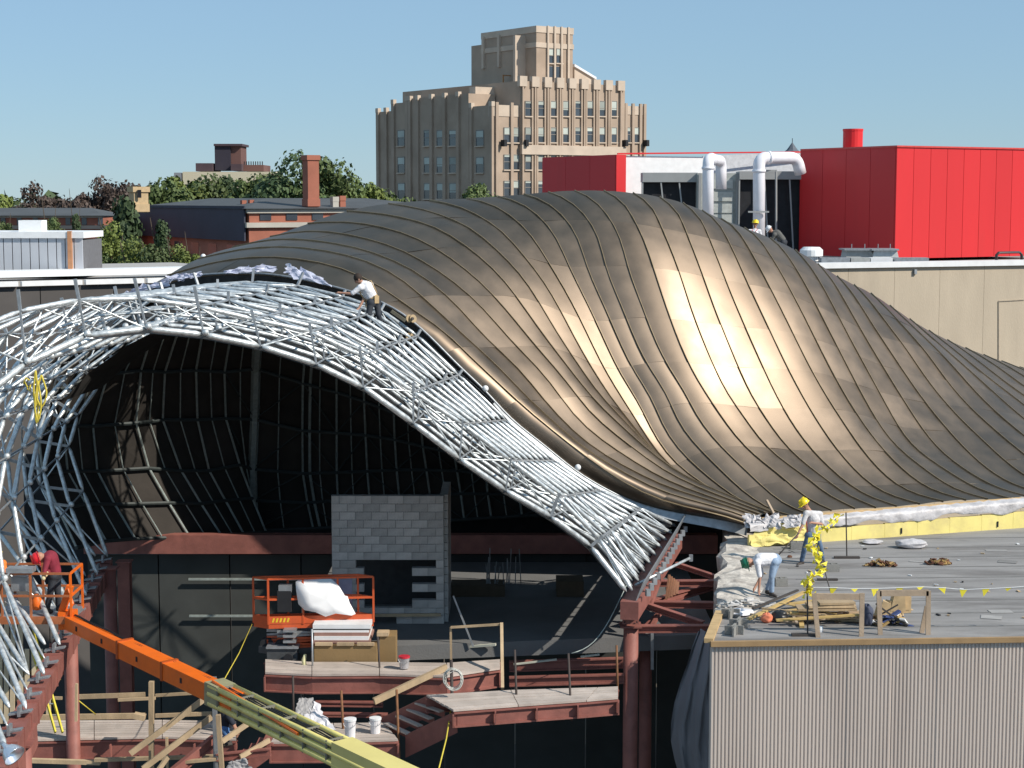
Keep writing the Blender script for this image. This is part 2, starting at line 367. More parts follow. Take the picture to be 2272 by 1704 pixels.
def hp(A, B, i, k):
    a = P(*A[k]); b = P(*B[k]); return a.lerp(b, (i/(NHOOP-1)))
# left feet follow the straight beam
LFar = G(229,1240,10.70); LNear = G(-58,1765,10.70)
RFar = G(1497,1172,10.95); RNear = G(1400,1318,10.95)
HO = [[hp(O0, ON, i, k) for k in range(NT)] for i in range(NHOOP)]
HI = [[hp(I0, IN, i, k) for k in range(NT)] for i in range(NHOOP)]
for i in range(NHOOP):
    f = i/(NHOOP-1)
    l = LFar.lerp(LNear, f); r = RFar.lerp(RNear, f)
    HO[i][0] = r+Vector((.05,0,.05)); HI[i][0] = r+Vector((-.10,0,.05))
    HO[i][-1] = l+Vector((-.18,0,.05)); HI[i][-1] = l+Vector((.12,0,.05))
lat = thing('steel_lattice_arch', (-3, 40, 10.9), 'bare galvanised tube lattice arching over the dark cavity in front of the metal roof', 'lattice')
def seg_tube(path, r, n, name, par, gap=.035):
    m = MB()
    for a, b in zip(path[:-1], path[1:]):
        d = (b-a).normalized(); L_ = (b-a).length; e = min(.14, L_*.2)
        m.tube([a+d*gap, a+d*(gap+e), b-d*(gap+e), b-d*gap], [r*.45, r, r, r*.45], n)
    return m.build(name, M_galv, par, smooth=True)
for i in range(NHOOP):
    seg_tube(HO[i], .050, 9, 'outer_tube', lat)
    seg_tube(HI[i], .052 if i < NHOOP-1 else .068, 9, 'inner_tube', lat)
# tie rods between hoops, half way: more members as in the dense bundle
for i in range(4, NHOOP-1):
    seg_tube([HO[i][k].lerp(HI[i+1][k], .5) for k in range(NT)], .026, 7, 'middle_tube', lat)
for k in range(1, NT-1):
    MB().tube([HO[i][k] for i in range(NHOOP)], .026, 6).build('outer_purlin', M_galvd, lat)
    MB().tube([HI[i][k] for i in range(NHOOP)], .022, 6).build('inner_purlin', M_galvd, lat)
    for i in range(NHOOP):   # node plates joining the two layers
        a = HO[i][k]; b = HI[i][k]
        if i in (0, NHOOP-1) or (i+k) % 2 == 0:
            MB().beam(a+(a-b).normalized()*(.10 if i == NHOOP-1 else .02), b, .035, .07).build('node_plate', M_galvd, lat)
for k in range(NT-1):
    for i in range(NHOOP-1):
        a, b = (HO[i][k], HO[i+1][k+1]) if (i+k) % 2 else (HO[i+1][k], HO[i][k+1])
        MB().tube([a, a.lerp(b,.06), a.lerp(b,.94), b], [.010,.024,.024,.010], 6).build('diagonal_tube', M_galv, lat, smooth=True)
m = MB()
for k in range(NT-1):
    for i in (0, 3, 5, 6, 7, 8):
        a, b = (HO[i][k], HI[i][k+1]) if (i+k) % 2 else (HI[i][k], HO[i][k+1])
        MB().tube([a, a.lerp(b,.06), a.lerp(b,.94), b], [.010,.019,.019,.010], 6).build('web_tube', M_galv, lat, smooth=True)
# standoff studs that carry the future skin
for k in range(5, 14):
    for i in (0, 3, 6, 8):
        a = HO[i][k]; b = HI[i][k]; d = (a-b).normalized()
        MB().beam(a, a+d*(.42 if i in (0, 8) and k > 8 else .2), .06, .06).build('standoff_stud', M_galvd, lat)
# node bolts that catch the sun
nb = MB().ball((0,0,0), .075, 8, 5).mesh('node_cap', M_galv, smooth=True)
for k in range(9, NT-1):
    for i in range(1, NHOOP): inst(nb, 'node_cap', lat, HI[i][k]+Vector((.05,-.05,.05)))
# end plate and foot strip
m = MB(); a0 = RNear+Vector((.10,-.15,-.12)); a1 = RFar+Vector((.10,.2,-.12)); m.prism([a0, a1, a1+Vector((.25,0,.55)), a0+Vector((.16,0,.42))], (.03,.01,0))
m.build('end_plate', M_galvd, lat)
for i in range(14):
    p = a0.lerp(a1, (i+.5)/14)+Vector((.24,0,.12)); MB().box(p, (.10,.10,.16), .3).build('clamp', M_galvd, lat)
for i in range(NHOOP):
    for q in (0, .5):
        f = (i+q)/(NHOOP-1)
        if f > 1: continue
        p = LFar.lerp(LNear, f); MB().beam(p+Vector((-.2,0,-.05)), p+Vector((.22,0,.02)), .16, .03).beam(p+Vector((0,0,-.08)), p+Vector((0,0,.10)), .05, .2).build('foot_clip', M_galvd, lat)

# added dark boards under the inner tubes, keep the sun out of the cavity
M_sunstop = mat('sun_stop_boarding', (.022,.020,.018), .9, 0, .3, 2)
for k in range(0, 14):
    for i in range(0, NHOOP-1 if k < 11 else 3):
        q = []
        for ii, kk in ((i,k),(i+1,k),(i+1,k+1),(i,k+1)):
            d = (HI[ii][kk]-HO[ii][kk]).normalized(); q.append(HI[ii][kk]+d*.10)
        MB().add(q, [(0,1,2,3)]).build('sun_stop_board', M_sunstop, lat)
# ======================= ground and setting =======================
M_ground = mat('ground_dirt', (.10,.085,.065), .95, 0, .25, .05, .2, 1)
gm = MB(); gm.add([(-4000,-300,0),(4000,-300,0),(4000,5000,0),(-4000,5000,0)], [(0,1,2,3)])
g = gm.build('ground', M_ground); g['kind'] = 'structure'
M_pit = mat('pit_floor', (.05,.045,.04), .95, 0, .3, .4)
g = MB().box((0,43,.02), (44,40,.04)).build('basement_slab', M_pit); g['kind'] = 'structure'

# ---------- low flat roofed building on the right, foreground ----------
ZR = 10.7
A0 = G(1575,1424,ZR); A1 = G(2272,1414,ZR); dA = (A1-A0).normalized(); A1x = A0+dA*14
B1 = G(1621,1187,ZR); B2 = G(1662,1214,ZR); B0 = G(1655,1176,ZR)
CR = G(2272,1171,ZR); dC = (CR-B2).normalized(); C1x = CR+dC*10
M_roofm = mat('grey_roof_felt', (.27,.26,.255), .92, 0, .16, 1.2, .35, 25, stain=((.13,.12,.115), .8, .75), stretch=(.35,1.6,1))
M_corr = mat('corrugated_beige', (.62,.535,.475), .5, .0, .05, .5, stain=((.48,.40,.35), 1.2, .45), objvar=.04, stretch=(1,1,.14))
rb = thing('roof_building', (A0.x, A0.y, 0), 'low building with beige corrugated metal front and flat grey roof', 'building')
roofpoly = [A0, A1x, C1x, B2, B1]
MB().prism([p+Vector((0,0,-.25)) for p in roofpoly], (0,0,.25)).build('flat_roof', M_roofm, rb)
# corrugated front: real ribs, pitch about 8 source pixels
pitch = .081; nrm_f = Vector((dA.y, -dA.x, 0)); Lf = (A1x-A0).length; nr = int(Lf/pitch); rr_ = random.Random(77)
for s0 in range(0, nr, 12):
    rows = [[], [], []]; off = rr_.uniform(-.004,.004)+(.006 if (s0//12) % 2 else 0)
    for k in range(s0, min(s0+12, nr)+1):
        for fx, o in ((0,0),(.28,0),(.42,.026),(.86,.026)):
            if k == s0+12 and fx > .3: continue
            p = A0+dA*((k+fx)*pitch)+nrm_f*(.04+o+off)
            for q, z in enumerate((ZR-.10, 5.2, 0)): rows[q].append(Vector((p.x,p.y,z)))
    MB().grid(rows).build('corrugated_sheet', M_corr, rb)
# membrane laps and patches on the roof
M_lap = mat('felt_lap', (.20,.195,.19), .9, 0, .15, 2); M_patch = mat('felt_patch', (.34,.33,.32), .92, 0, .12, 3)
for k in range(9):
    y_ = A0.y+1.1+k*1.25; x0_ = B1.x+.9 if y_ > 40 else A0.x+1.0
    MB().prism([Vector((x0_,y_,ZR+.004)), Vector((18,y_+.6,ZR+.004)), Vector((18,y_+.68,ZR+.004)), Vector((x0_,y_+.08,ZR+.004))], (0,0,.004)).build('membrane_lap', M_lap, rb)
for k in range(16):
    x_ = rr_.uniform(6.5,15); y_ = rr_.uniform(38.2,46.5); w_ = rr_.uniform(.2,.9); h_ = rr_.uniform(.1,.35); g_ = rr_.uniform(-.4,.4)
    MB().box((x_,y_,ZR+.010), (w_,h_,.006), g_).build('membrane_patch', M_patch if k % 2 else M_lap, rb)
for k in range(46):
    x_ = rr_.uniform(5.6,15.5); y_ = rr_.uniform(37.8,47.5); 
    MB().box((x_,y_,ZR+.02), (rr_.uniform(.03,.16),rr_.uniform(.02,.07),.02), rr_.uniform(0,3)).build('roof_scrap', rr_.choice((M_white,M_wood,M_black,M_wood)), rb)
MB().prism([A0+Vector((0,0,-10.6)), A1x+Vector((0,0,-10.6)), C1x+Vector((0,0,-10.6)), B1+Vector((0,0,-10.6))], (0,0,10.3)).build('wall_core', M_corr, rb)
M_trim = mat('brown_trim', (.34,.22,.11), .6, 0, .12, 3)
MB().beam(A0+nrm_f*.10+Vector((0,0,-.02)), A1x+nrm_f*.10+Vector((0,0,-.02)), .10, .11).build('edge_trim', M_trim, rb)
Cn = G(1597,1362,ZR)
MB().beam(A0+Vector((-.03,-.03,.03)), Cn+Vector((0,0,.03)), .19, .10).build('corner_trim', mat('pale_timber', (.52,.36,.18), .7), rb)
# ragged left edge with white wrap, block and mortar
M_rag = mat('torn_white_wrap', (.52,.48,.43), .85, 0, .3, 4, .8, 12, stain=((.24,.21,.19), 1.8, .9))
rnd = random.Random(11); rows = [[] for _ in range(5)]
for k in range(26):
    f = k/25; p = Cn.lerp(B1+Vector((.1,1.5,0)), f); 
    for q, (dx, dz) in enumerate(((-.10,-1.2),(-.12,-.10),(-.02,.03),(.40,.05),(.90,.010))):
        rows[q].append(p+Vector((dx+rnd.uniform(-.12,.12), rnd.uniform(-.09,.09), dz+rnd.uniform(-.04,.09)*(q < 4))))
MB().grid(rows).build('edge_wrap', M_rag, rb)
# grey weather sheet hanging down the left flank
M_tarp = mat('grey_tarp', (.22,.225,.25), .7, 0, .15, .8, .5, 3)
rows = []
for (ul, vv) in ((1548,1398),(1535,1430),(1522,1470),(1508,1515),(1496,1560),(1489,1605),(1490,1650),(1498,1690),(1512,1740)):
    a = P(ul, vv, 39.4); b = P(1592, vv, 37.6); rows.append([a.lerp(b, j/14)+Vector((0, .16*math.sin(j*1.3+vv*.012)+.05*math.sin(j*2.9+vv*.05), 0)) for j in range(15)])
tag(MB().grid(rows).build('tarpaulin', M_tarp, smooth=True), 'grey weather sheet hanging down beside the corrugated wall behind the red column', 'tarpaulin')
# curb along the metal roof: yellow board topped by white wrap
cb = thing('roof_curb', B2, 'long yellow insulated curb wrapped with white plastic along the foot of the metal roof', 'roof curb')
nC = Vector((dC.y, -dC.x, 0))
def curb_h(f): return .62+.22*min(f*1.5, 1)
nsec = 18; rnd = random.Random(5)
Lc = (C1x-B2).length
for k in range(nsec):
    a = B2+dC*(Lc*k/nsec+.003); b = B2+dC*(Lc*(k+1)/nsec-.003); h0 = curb_h(k/nsec)-.30
    z0 = Vector((0,0,0)); 
    MB().prism([a, b, b+Vector((0,0,h0)), a+Vector((0,0,h0))], -nC*.1).build('foam_board', M_yellow, cb)
    if k % 3 == 1: MB().beam(a.lerp(b,.5)+nC*.02+Vector((0,0,.08)), a.lerp(b,.5)+nC*.02+Vector((0,0,.24)), .04, .02).build('fixing', M_black, cb)
M_wrap = mat('white_wrap', (.56,.54,.55), .5, 0, .2, 2.5, .6, 9, stain=((.36,.34,.34), 3, .6))
rows = [[] for _ in range(6)]
for k in range(130):
    f = k/129; p = B2+dC*(Lc*f); h = curb_h(f); sag = .06*math.sin(f*41)+.04*math.sin(f*97+1)+rnd.uniform(-.015,.015)
    for q, (o, dz) in enumerate(((.02,-.25+sag),(.05,-.19+sag*.6),(.025,-.10),(.045,-.03),(-.05,.01),(-.4,.03))):
        rows[q].append(p+nC*(o+rnd.uniform(-.03,.03))+Vector((0,0,h+dz+rnd.uniform(-.02,.02))))
MB().grid(rows).build('plastic_wrap', M_wrap, cb, smooth=True)
MB().beam(B2+Vector((0,0,curb_h(0)+.06))-nC*.35, C1x+Vector((0,0,curb_h(1)+.08))-nC*.35, .06, .05).build('timber_strip', mat('pale_timber', (.52,.36,.18)), cb)

# ---------- tan concrete hall and red boxes beyond ----------
ZT = P(2050,592,72).z
hall = thing('concrete_hall', (16, 72, 0), 'long tan precast concrete hall with white coping behind the metal roof', 'building')
W0 = Vector((9.5, 69.5, 0)); W1 = Vector((36, 79.5, 0))
dW = (W1-W0).normalized(); nW = Vector((dW.y,-dW.x,0)); Lw = (W1-W0).length
npan = 13
for k in range(npan):
    a = W0+dW*(Lw*k/npan+.006); b = W0+dW*(Lw*(k+1)/npan-.006)
    MB().prism([a, b, b+Vector((0,0,ZT)), a+Vector((0,0,ZT))], -nW*.3).build('concrete_panel', M_conc, hall)
MB().prism([W0-nW*.32, W1-nW*.32, W1-nW*26, W0-nW*26], (0,0,ZT-.15)).build('roof_deck', mat('hall_roof', (.30,.28,.26), .9, 0, .1, 1), hall)
MB().beam(W0+Vector((0,0,ZT+.1))-nW*.1, W1+Vector((0,0,ZT+.1))-nW*.1, .5, .22).build('white_coping', M_white, hall)
# faint framed outline and small outlet on the wall
pp = lambda u, v: (lambda r: (lambda t: Vector((r[0]*t, r[1]*t, CAMZ+r[2]*t)))((W0.dot(nW))/(r[0]*nW.x+r[1]*nW.y)))(ray(u, v))
a, b, c = pp(2215,830), pp(2215,668), pp(2272,665)
MB().beam(a+nW*.02, b+nW*.02, .03,.035).beam(b+nW*.02, c+nW*.02, .03,.035).build('wall_outline', mat('joint_dark', (.40,.335,.26), .9), hall)
MB().box(pp(2029,603)+nW*.05, (.12,.1,.2), math.atan2(dW.y,dW.x)).build('roof_outlet', M_galvd, hall)

M_red = mat('red_panel', (.62,.018,.022), .5, 0, .05, .5, stain=((.48,.02,.02), .5, .35), objvar=.06, stretch=(1,1,.25))
def panel_box(name, c0, thA, La, Lb, z0, z1, label, cat, na, nb_, slant=0, m=None):
    """box with its near corner at c0; face A runs right along thA, face B runs left-back; panels as parts"""
    da = Vector((math.cos(thA), math.sin(thA), 0)); db = Vector((-math.sin(thA), math.cos(thA), 0))
    t = thing(name, (c0[0], c0[1], z0), label, cat); c0 = Vector((c0[0], c0[1], 0))
    Z0 = Vector((0,0,z0)); Z1 = Vector((0,0,z1)); m = m or M_red
    s0 = slant
    for k in range(na):
        a0, a1 = La*k/na+.012, La*(k+1)/na-.012
        MB().prism([c0+da*a0+Z0, c0+da*a1+Z0, c0+da*a1+Z1, c0+da*a0+Z1], db*.08).build('wall_panel', m, t)
    for k in range(nb_):
        b0, b1 = Lb*k/nb_+.09, Lb*(k+1)/nb_+.066
        MB().prism([c0+db*b0+Z0, c0+db*b1+Z0, c0+db*b1+Z1, c0+db*b0+Z1], da*.08).build('wall_panel', m, t)
    MB().prism([c0+da*.1+db*.1+Z0, c0+da*La+db*.1+Z0, c0+da*La+db*Lb+Z0, c0+da*.1+db*Lb+Z0], (0,0,z1-z0-.05)).build('core', m, t)
    return t, c0, da, db
Yr = 82.0; c0 = P(1985,560,Yr); th = math.radians(30)
zt = P(1985,326,Yr).z; zb_ = P(1985,574,Yr).z
rbx, rc, rda, rdb = panel_box('red_rooftop_box', c0, th, 9.5, 6.9, zb_, zt, 'big bright red panelled rooftop box at the right, with a red cylinder on top', 'rooftop unit', 9, 4)
MB().beam(Vector((rc.x,rc.y,zt+.03))-rda*.05, Vector((rc.x,rc.y,zt+.03))+rda*9.5, .12,.08).beam(Vector((rc.x,rc.y,zt+.03)), Vector((rc.x,rc.y,zt+.03))+rdb*6.9, .12,.08).build('coping', mat('red_coping', (.60,.06,.05), .4), rbx)
cc = P(1892,322,86.5); MB().lathe((cc.x,cc.y,zt-.1), [(.02,0),(.48,0),(.48,1.0),(.50,1.0),(.50,1.1),(.02,1.1)], 20).build('red_stack', M_red, rbx, smooth=False)

# left red box
Yl = 92.0; c1 = P(1367,430,Yl); lbx, lc, lda, ldb = panel_box('red_wing_box', c1, th, .62, 7.4, 17.5, P(1367,343,Yl).z, 'smaller dark red slanted rooftop box in front of the tall tan tower', 'rooftop unit', 1, 3)
# white parapet and duct wall right of it
wp = thing('white_parapet_wall', (c1.x+.7, c1.y+.5, 17), 'white rooftop parapet wall running from the small red box to the big one', 'wall')
a = P(1378,346,93); b = P(1560,346,95)
MB().prism([Vector((a.x,a.y,17)), Vector((b.x,b.y,17)), Vector((b.x,b.y,a.z)), Vector((a.x,a.y,a.z))], (0,.4,0)).build('wall_slab', M_white, wp)
a2 = P(1560,346,96); b2 = P(1808,336,98)
MB().prism([Vector((a2.x,a2.y,17)), Vector((b2.x,b2.y,17)), Vector((b2.x,b2.y,b2.z)), Vector((a2.x,a2.y,a2.z))], (0,.4,0)).build('wall_slab', mat('pale_grey_paint', (.55,.57,.60), .6), wp)
MB().beam(P(1370,341,92.8), P(1808,337,97.5), .08, .08).build('red_edge', M_red, wp)
# grey louvred penthouse units
M_pgrey = mat('grey_unit', (.33,.34,.34), .6, .1, .06, 2)
def unit(u0, u1, vt, vm, vb, Y, label, nbr, name='louvre_unit'):
    a = P(u0, vt, Y); b = P(u1, vt, Y); zm = P(u0, vm, Y).z; zb = P(u0, vb, Y).z
    t = thing(name, ((a.x+b.x)/2, Y, zb), label, 'rooftop unit')
    MB().box(((a.x+b.x)/2, Y+.7, (a.z+zm)/2), (b.x-a.x, 1.5, a.z-zm)).build('hood', M_pgrey, t)
    MB().box(((a.x+b.x)/2, Y+.75, (zm+zb)/2), (b.x-a.x-.06, .9, zm-zb-.01)).build('dark_opening', M_black, t)
    for k in range(nbr+1):
        x = a.x+(b.x-a.x)*k/nbr; MB().beam((x, Y+.02, zm), (x+(.25 if 0 < k < nbr else 0), Y-.02, zb), .07, .07).build('frame_bar', M_pgrey, t)
    return t
unit(1426,1548,383,404,500,89,'dark louvred rooftop opening left of the first white pipe under a grey hood',3)
unit(1641,1808,380,398,566,88,'dark louvred rooftop opening between the second white pipe and the big red box',3)
t = thing('grey_cabinet', P(1600,560,88.5), 'pale grey rooftop cabinet with stacked panels between the two white pipes', 'cabinet')
a = P(1548,384,88.5); b = P(1641,384,88.5); zb = P(1548,560,88.5).z
MB().box(((a.x+b.x)/2, 89.2, (a.z+zb)/2), (b.x-a.x, 1.3, a.z-zb)).build('body', mat('pale_unit', (.42,.44,.42), .6, .05), t)
for v in (408, 436, 462, 486, 508):
    p = P(1603, v, 88.46); MB().box((p.x, 88.5, p.z), (1.05, .06, .46)).build('cabinet_panel', mat('pale_unit2', (.50,.52,.49), .55), t)
for u in (1553, 1636):
    p = P(u, 400, 88.4); MB().beam((p.x,88.45,a.z), (p.x,88.45,zb), .12,.1).build('post', M_pgrey, t)
# white pipes
M_pipe = mat('white_pipe', (.80,.80,.86), .45, 0, .05, 3)
def pipe(pts, r, label):
    q = []
    for k, p in enumerate(pts):
        if 0 < k < len(pts)-1:
            a = (pts[k-1]-p).normalized(); b = (pts[k+1]-p).normalized(); R_ = .42
            for s_ in range(7): f = s_/6; q.append((p+a*R_)*(1-f)**2+p*2*f*(1-f)+(p+b*R_)*f*f)
        else: q.append(p)
    t = thing('duct_pipe', pts[0], label, 'pipe')
    MB().tube(q, r, 14).build('pipe_run', M_pipe, t, smooth=True)
    for p in (pts[0].lerp(pts[1], .86), pts[1].lerp(pts[2], .25)):
        d = (pts[1]-pts[0] if p.z < pts[1].z-.2 else pts[2]-pts[1]).normalized()
        MB().tube([p-d*.06, p+d*.06], r+.04, 14).build('pipe_collar', M_pipe, t, smooth=True)
    return t
pipe([P(1571,500,85), P(1571,352,85), P(1600,357,87.4), P(1600,420,87.4)], .27, 'white elbow pipe nearer the small red box, bending back')
pipe([P(1684,560,85), P(1684,350,85), P(1768,350,86), P(1776,385,86.2)], .29, 'wider white pipe bending sideways like a crook behind the crouching roof workers')
t = thing('pipe_stand', P(1720,545,85.5), 'thin grey steel stand carrying the bent end of the wider white pipe', 'pipe stand')
MB().tube([P(1722,378,85.6), P(1722,560,85.6)], .055, 6).build('leg', M_pgrey, t); MB().beam(P(1690,379,85.6), P(1724,379,85.6), .08,.1).build('arm', M_pgrey, t)
MB().beam(P(1660,470,84.6), P(1706,470,84.6), .12,.08).build('arm', M_pgrey, t)
# spire far away
t = thing('church_spire', (P(1758,340,300).x, 300, 0), 'small dark pointed spire far behind the white pipes', 'spire')
sp = P(1758,316,300); zb = P(1758,345,300).z
MB().lathe((sp.x,300,zb-10), [(1.7,0),(1.7,10.1),(1.9,10.15),(.9,11.0),(.05,sp.z-zb+10)], 8).build('roof', mat('slate', (.10,.12,.15), .7), t)
MB().tube([(sp.x,300,sp.z-.3),(sp.x,300,sp.z+.7)], .06, 5).build('finial', M_black, t)
# roof furniture on the hall
def on_roof(u, v, Y): p = P(u, v, Y); return Vector((p.x, Y, ZT-.05))
t = thing('roof_vent', on_roof(1800,570,76), 'round white roof vent with a flat cap at the foot of the red box', 'roof vent')
p = on_roof(1800,570,76); MB().lathe(p, [(.30,0),(.30,.35),(.5,.36),(.5,.62),(.36,.75),(.05,.76)], 18).build('cap', M_white, t, smooth=False)
MB().box(p+Vector((0,0,.0)), (.9,.9,.3)).build('base', M_galvd, t)
def hatch(u0, u1, v0, v1, Y, label, lit):
    a = P(u0, v0, Y); b = P(u1, v1, Y); t = thing('roof_hatch', ((a.x+b.x)/2, Y, b.z), label, 'roof hatch')
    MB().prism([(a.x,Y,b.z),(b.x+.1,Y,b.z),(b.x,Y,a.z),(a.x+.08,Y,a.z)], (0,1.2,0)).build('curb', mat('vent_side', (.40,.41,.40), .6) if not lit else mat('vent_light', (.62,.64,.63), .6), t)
    MB().box(((a.x+b.x)/2, Y+.55, a.z+.04), (b.x-a.x+.12, 1.4, .07)).build('lid', M_galvd, t)
    for f in (.3,.8): MB().tube([(a.x+(b.x-a.x)*f, Y+.4, a.z), (a.x+(b.x-a.x)*f, Y+.4, a.z+.28)], .02, 5).build('rod', M_galvd, t)
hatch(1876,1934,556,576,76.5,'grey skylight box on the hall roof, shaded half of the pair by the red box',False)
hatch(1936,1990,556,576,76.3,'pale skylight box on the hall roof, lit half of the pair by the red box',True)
t = thing('roof_walk_pads', on_roof(1870,585,75), 'low grey and white pads lying along the hall roof edge', 'roof pads')
for u0, u1, m_ in ((1822,1885,M_galvd),(1888,1930,mat('vent_side',(.4,.41,.4))),(1932,1980,M_white),(1984,2060,M_galvd)):
    a = P(u0,577,75); b = P(u1,588,75); MB().box(((a.x+b.x)/2, 75.3, ZT+.17), (b.x-a.x, .7, .2)).build('pad', m_, t)
t = thing('roof_ladder_rail', P(2240,590,76), 'dark bent pipe handrail at the right edge of the hall roof', 'handrail')
a = P(2212,585,75.6); b = P(2212,561,75.6); c = P(2268,560,77.5); d = P(2268,585,77.5)
for o in (0,.5):
    O = Vector((o*.2,o,0)); MB().tube([a+O, b+O+Vector((0,0,-.1)), b+O+Vector((.1,0,0)), c+O-Vector((.1,0,0)), c+O-Vector((0,0,.1)), d+O], .045, 8).build('rail', mat('dark_pipe',(.07,.05,.05),.5), t, smooth=True)

# ======================= tall tan tower =======================
M_brickT = mat('tan_brick', (.42,.325,.25), .9, 0, .10, .35, .2, 6, stain=((.24,.17,.12), .12, .4))
M_lime = mat('limestone', (.55,.45,.36), .85, 0, .10, .6)
M_glass = mat('window_glass', (.05,.06,.075), .12, 0, .3, .4, spec=.8)
M_blind = mat('window_blind', (.42,.46,.42), .7, 0, .15, .4, objvar=.3)
M_frame = mat('window_frame', (.28,.25,.22), .6)
TH = math.radians(35); Yc = 242.0; tc = P(1094,442,Yc); TC = Vector((tc.x, Yc, 0))
tA = Vector((math.cos(TH), math.sin(TH), 0)); tB = Vector((-math.sin(TH), math.cos(TH), 0))
def ua(u, b=0.0):     # distance along face A (right face) for a photo column
    k = (u-1136)/F_PX; o = TC+tB*b; return (k*o.y-o.x)/(tA.x-k*tA.y)
def ub(u, a=0.0):
    k = (u-1136)/F_PX; o = TC+tA*a; return (k*o.y-o.x)/(tB.x-k*tB.y)
def zA(u, v, b=0.0): q = TC+tB*b+tA*ua(u, b); return P(u, v, q.y).z
def zB(u, v, a=0.0): q = TC+tA*a+tB*ub(u, a); return P(u, v, q.y).z
tower = thing('tan_tower_building', TC, 'tall tan brick art deco hospital block with stepped top behind the curved roof', 'building')
def tw(a0, a1, b0, b1, z0, z1, name='brick_mass', m=None):
    return MB().prism([TC+tA*a0+tB*b0+Vector((0,0,z0)), TC+tA*a1+tB*b0+Vector((0,0,z0)), TC+tA*a1+tB*b1+Vector((0,0,z0)), TC+tA*a0+tB*b1+Vector((0,0,z0))], (0,0,z1-z0)).build(name, m or M_brickT, tower)
T = lambda c: 800+c/3.352
TV = lambda c: 30+c/3.352
WA = ua(1428); WB = ub(842)
a_c0 = ua(T(1178)); a_c1 = ua(T(1945)); zs = zA(1094, TV(680)); zc = zA(T(1400), TV(512)); zs2 = zA(T(2000), TV(690))
tw(0, a_c0, 0, WB*.55, 0, zs); tw(a_c0, a_c1, -.35, WB, 0, zc); tw(a_c1, WA, 0, WB*.8, 0, zs2)
zl1 = zB(T(900), TV(690)); zl2 = zB(T(600), TV(625)); zl3 = zB(T(300), TV(665)); zl4 = zB(T(170), TV(730))
b1 = ub(T(822)); b2 = ub(T(372)); b3 = ub(T(258))
tw(-.35, a_c0-.2, b1, b2, 0, zl2+.2); tw(-.1, a_c0-.3, b2, b3, 0, zl3); tw(.1, a_c0-.4, b3, WB, 0, zl4)
# crown of the tower
b_t = 5.0
a_t0 = ua(T(1305), b_t); a_t1 = ua(T(1572), b_t); ztop = zA(T(1430), TV(100), b_t)
bt1 = ub(T(905), a_t0); bt2 = ub(T(812), a_t0)
tw(a_t0, a_t1, b_t, bt1, zs-2, ztop, 'tower_crown'); tw(a_t0+.4, a_t1-.4, bt1, bt2, zs-2, ztop-1.6, 'tower_crown')
zbd = zA(T(1430), TV(240), b_t)
tw(a_t0-.12, a_t1+.12, b_t-.12, bt1+.1, zbd-.35, zbd+.35, 'stone_band', M_lime)
tw(a_t0-.1, a_t1+.1, b_t-.1, bt1+.08, ztop-.9, ztop+.02, 'stone_band', M_lime)
# lit buttress in the left face recess
bb0 = ub(T(1150), a_t0-1.8); tw(a_t0-1.8, a_t0, bb0, bb0+.5, zs-1, ztop-1.2, 'buttress', M_lime)
for c in (1045, 930):
    bq = ub(T(c), a_t0); tw(a_t0-.35, a_t0, bq, bq+.5, ztop-5.2, ztop-.6, 'buttress', M_lime)
for c in (1385, 1435, 1485, 1535):
    aq = ua(T(c), b_t); tw(aq-.14, aq+.14, b_t-.28, b_t, zc, ztop+.1, 'pilaster', M_lime)
# gabled stair head to the right
ag0 = ua(T(1585), 9); ag1 = ua(T(1722), 9); zg = zA(T(1600), TV(395), 9)
q = lambda a, b, z: TC+tA*a+tB*b+Vector((0,0,z))
MB().prism([q(ag0,9,zc-1), q(ag1,9,zc-1), q(ag1,9,zg-1.6), q(ag0,9,zg)], tB*4).build('stair_head', M_lime, tower)
MB().prism([q(ag0-.2,8.7,zg), q(ag1+.4,8.7,zg-1.75), q(ag1+.4,8.7,zg-1.4), q(ag0-.2,8.7,zg+.35)], tB*4.6).build('gable_roof', M_white, tower)
# windows
def window(face, u, vt, vb, half=.45, base=0.0):
    if face == 'A':
        a = ua(u, base); z1 = zA(u, vt, base); z0 = zA(u, vb, base); o = TC+tA*a+tB*base; nn = -tB; dd = tA
    else:
        b = ub(u, base); z1 = zB(u, vt, base); z0 = zB(u, vb, base); o = TC+tB*b+tA*base; nn = -tA; dd = tB
    h = z1-z0; Z = lambda z: Vector((0,0,z))
    fr = MB()
    o0 = o+nn*.03
    for s_ in (-1, 1): fr.beam(o0+dd*(s_*(half+.03))+Z(z0), o0+dd*(s_*(half+.03))+Z(z1), .10, .16)
    fr.beam(o0-dd*half+Z(z0+h*.52), o0+dd*half+Z(z0+h*.52), .10, .07); fr.beam(o0-dd*half+Z(z1), o0+dd*half+Z(z1), .14,.10)
    f = fr.build('window', M_frame, tower)
    MB().prism([o+nn*.02-dd*half+Z(z0), o+nn*.02+dd*half+Z(z0), o+nn*.02+dd*half+Z(z1), o+nn*.02-dd*half+Z(z1)], -nn*.15).build('pane', M_glass, f)
    bl = random.choice((.25,.45,.45,.6,.15)); 
    MB().prism([o+nn*.045-dd*(half-.06)+Z(z1-h*bl), o+nn*.045+dd*(half-.06)+Z(z1-h*bl), o+nn*.045+dd*(half-.06)+Z(z1-.08), o+nn*.045-dd*(half-.06)+Z(z1-.08)], nn*.01).build('blind', M_blind, f)
    MB().beam(o-dd*(half+.15)+nn*.1+Z(z0-.1), o+dd*(half+.15)+nn*.1+Z(z0-.1), .3, .16).build('sill', M_lime, f)
random.seed(5)
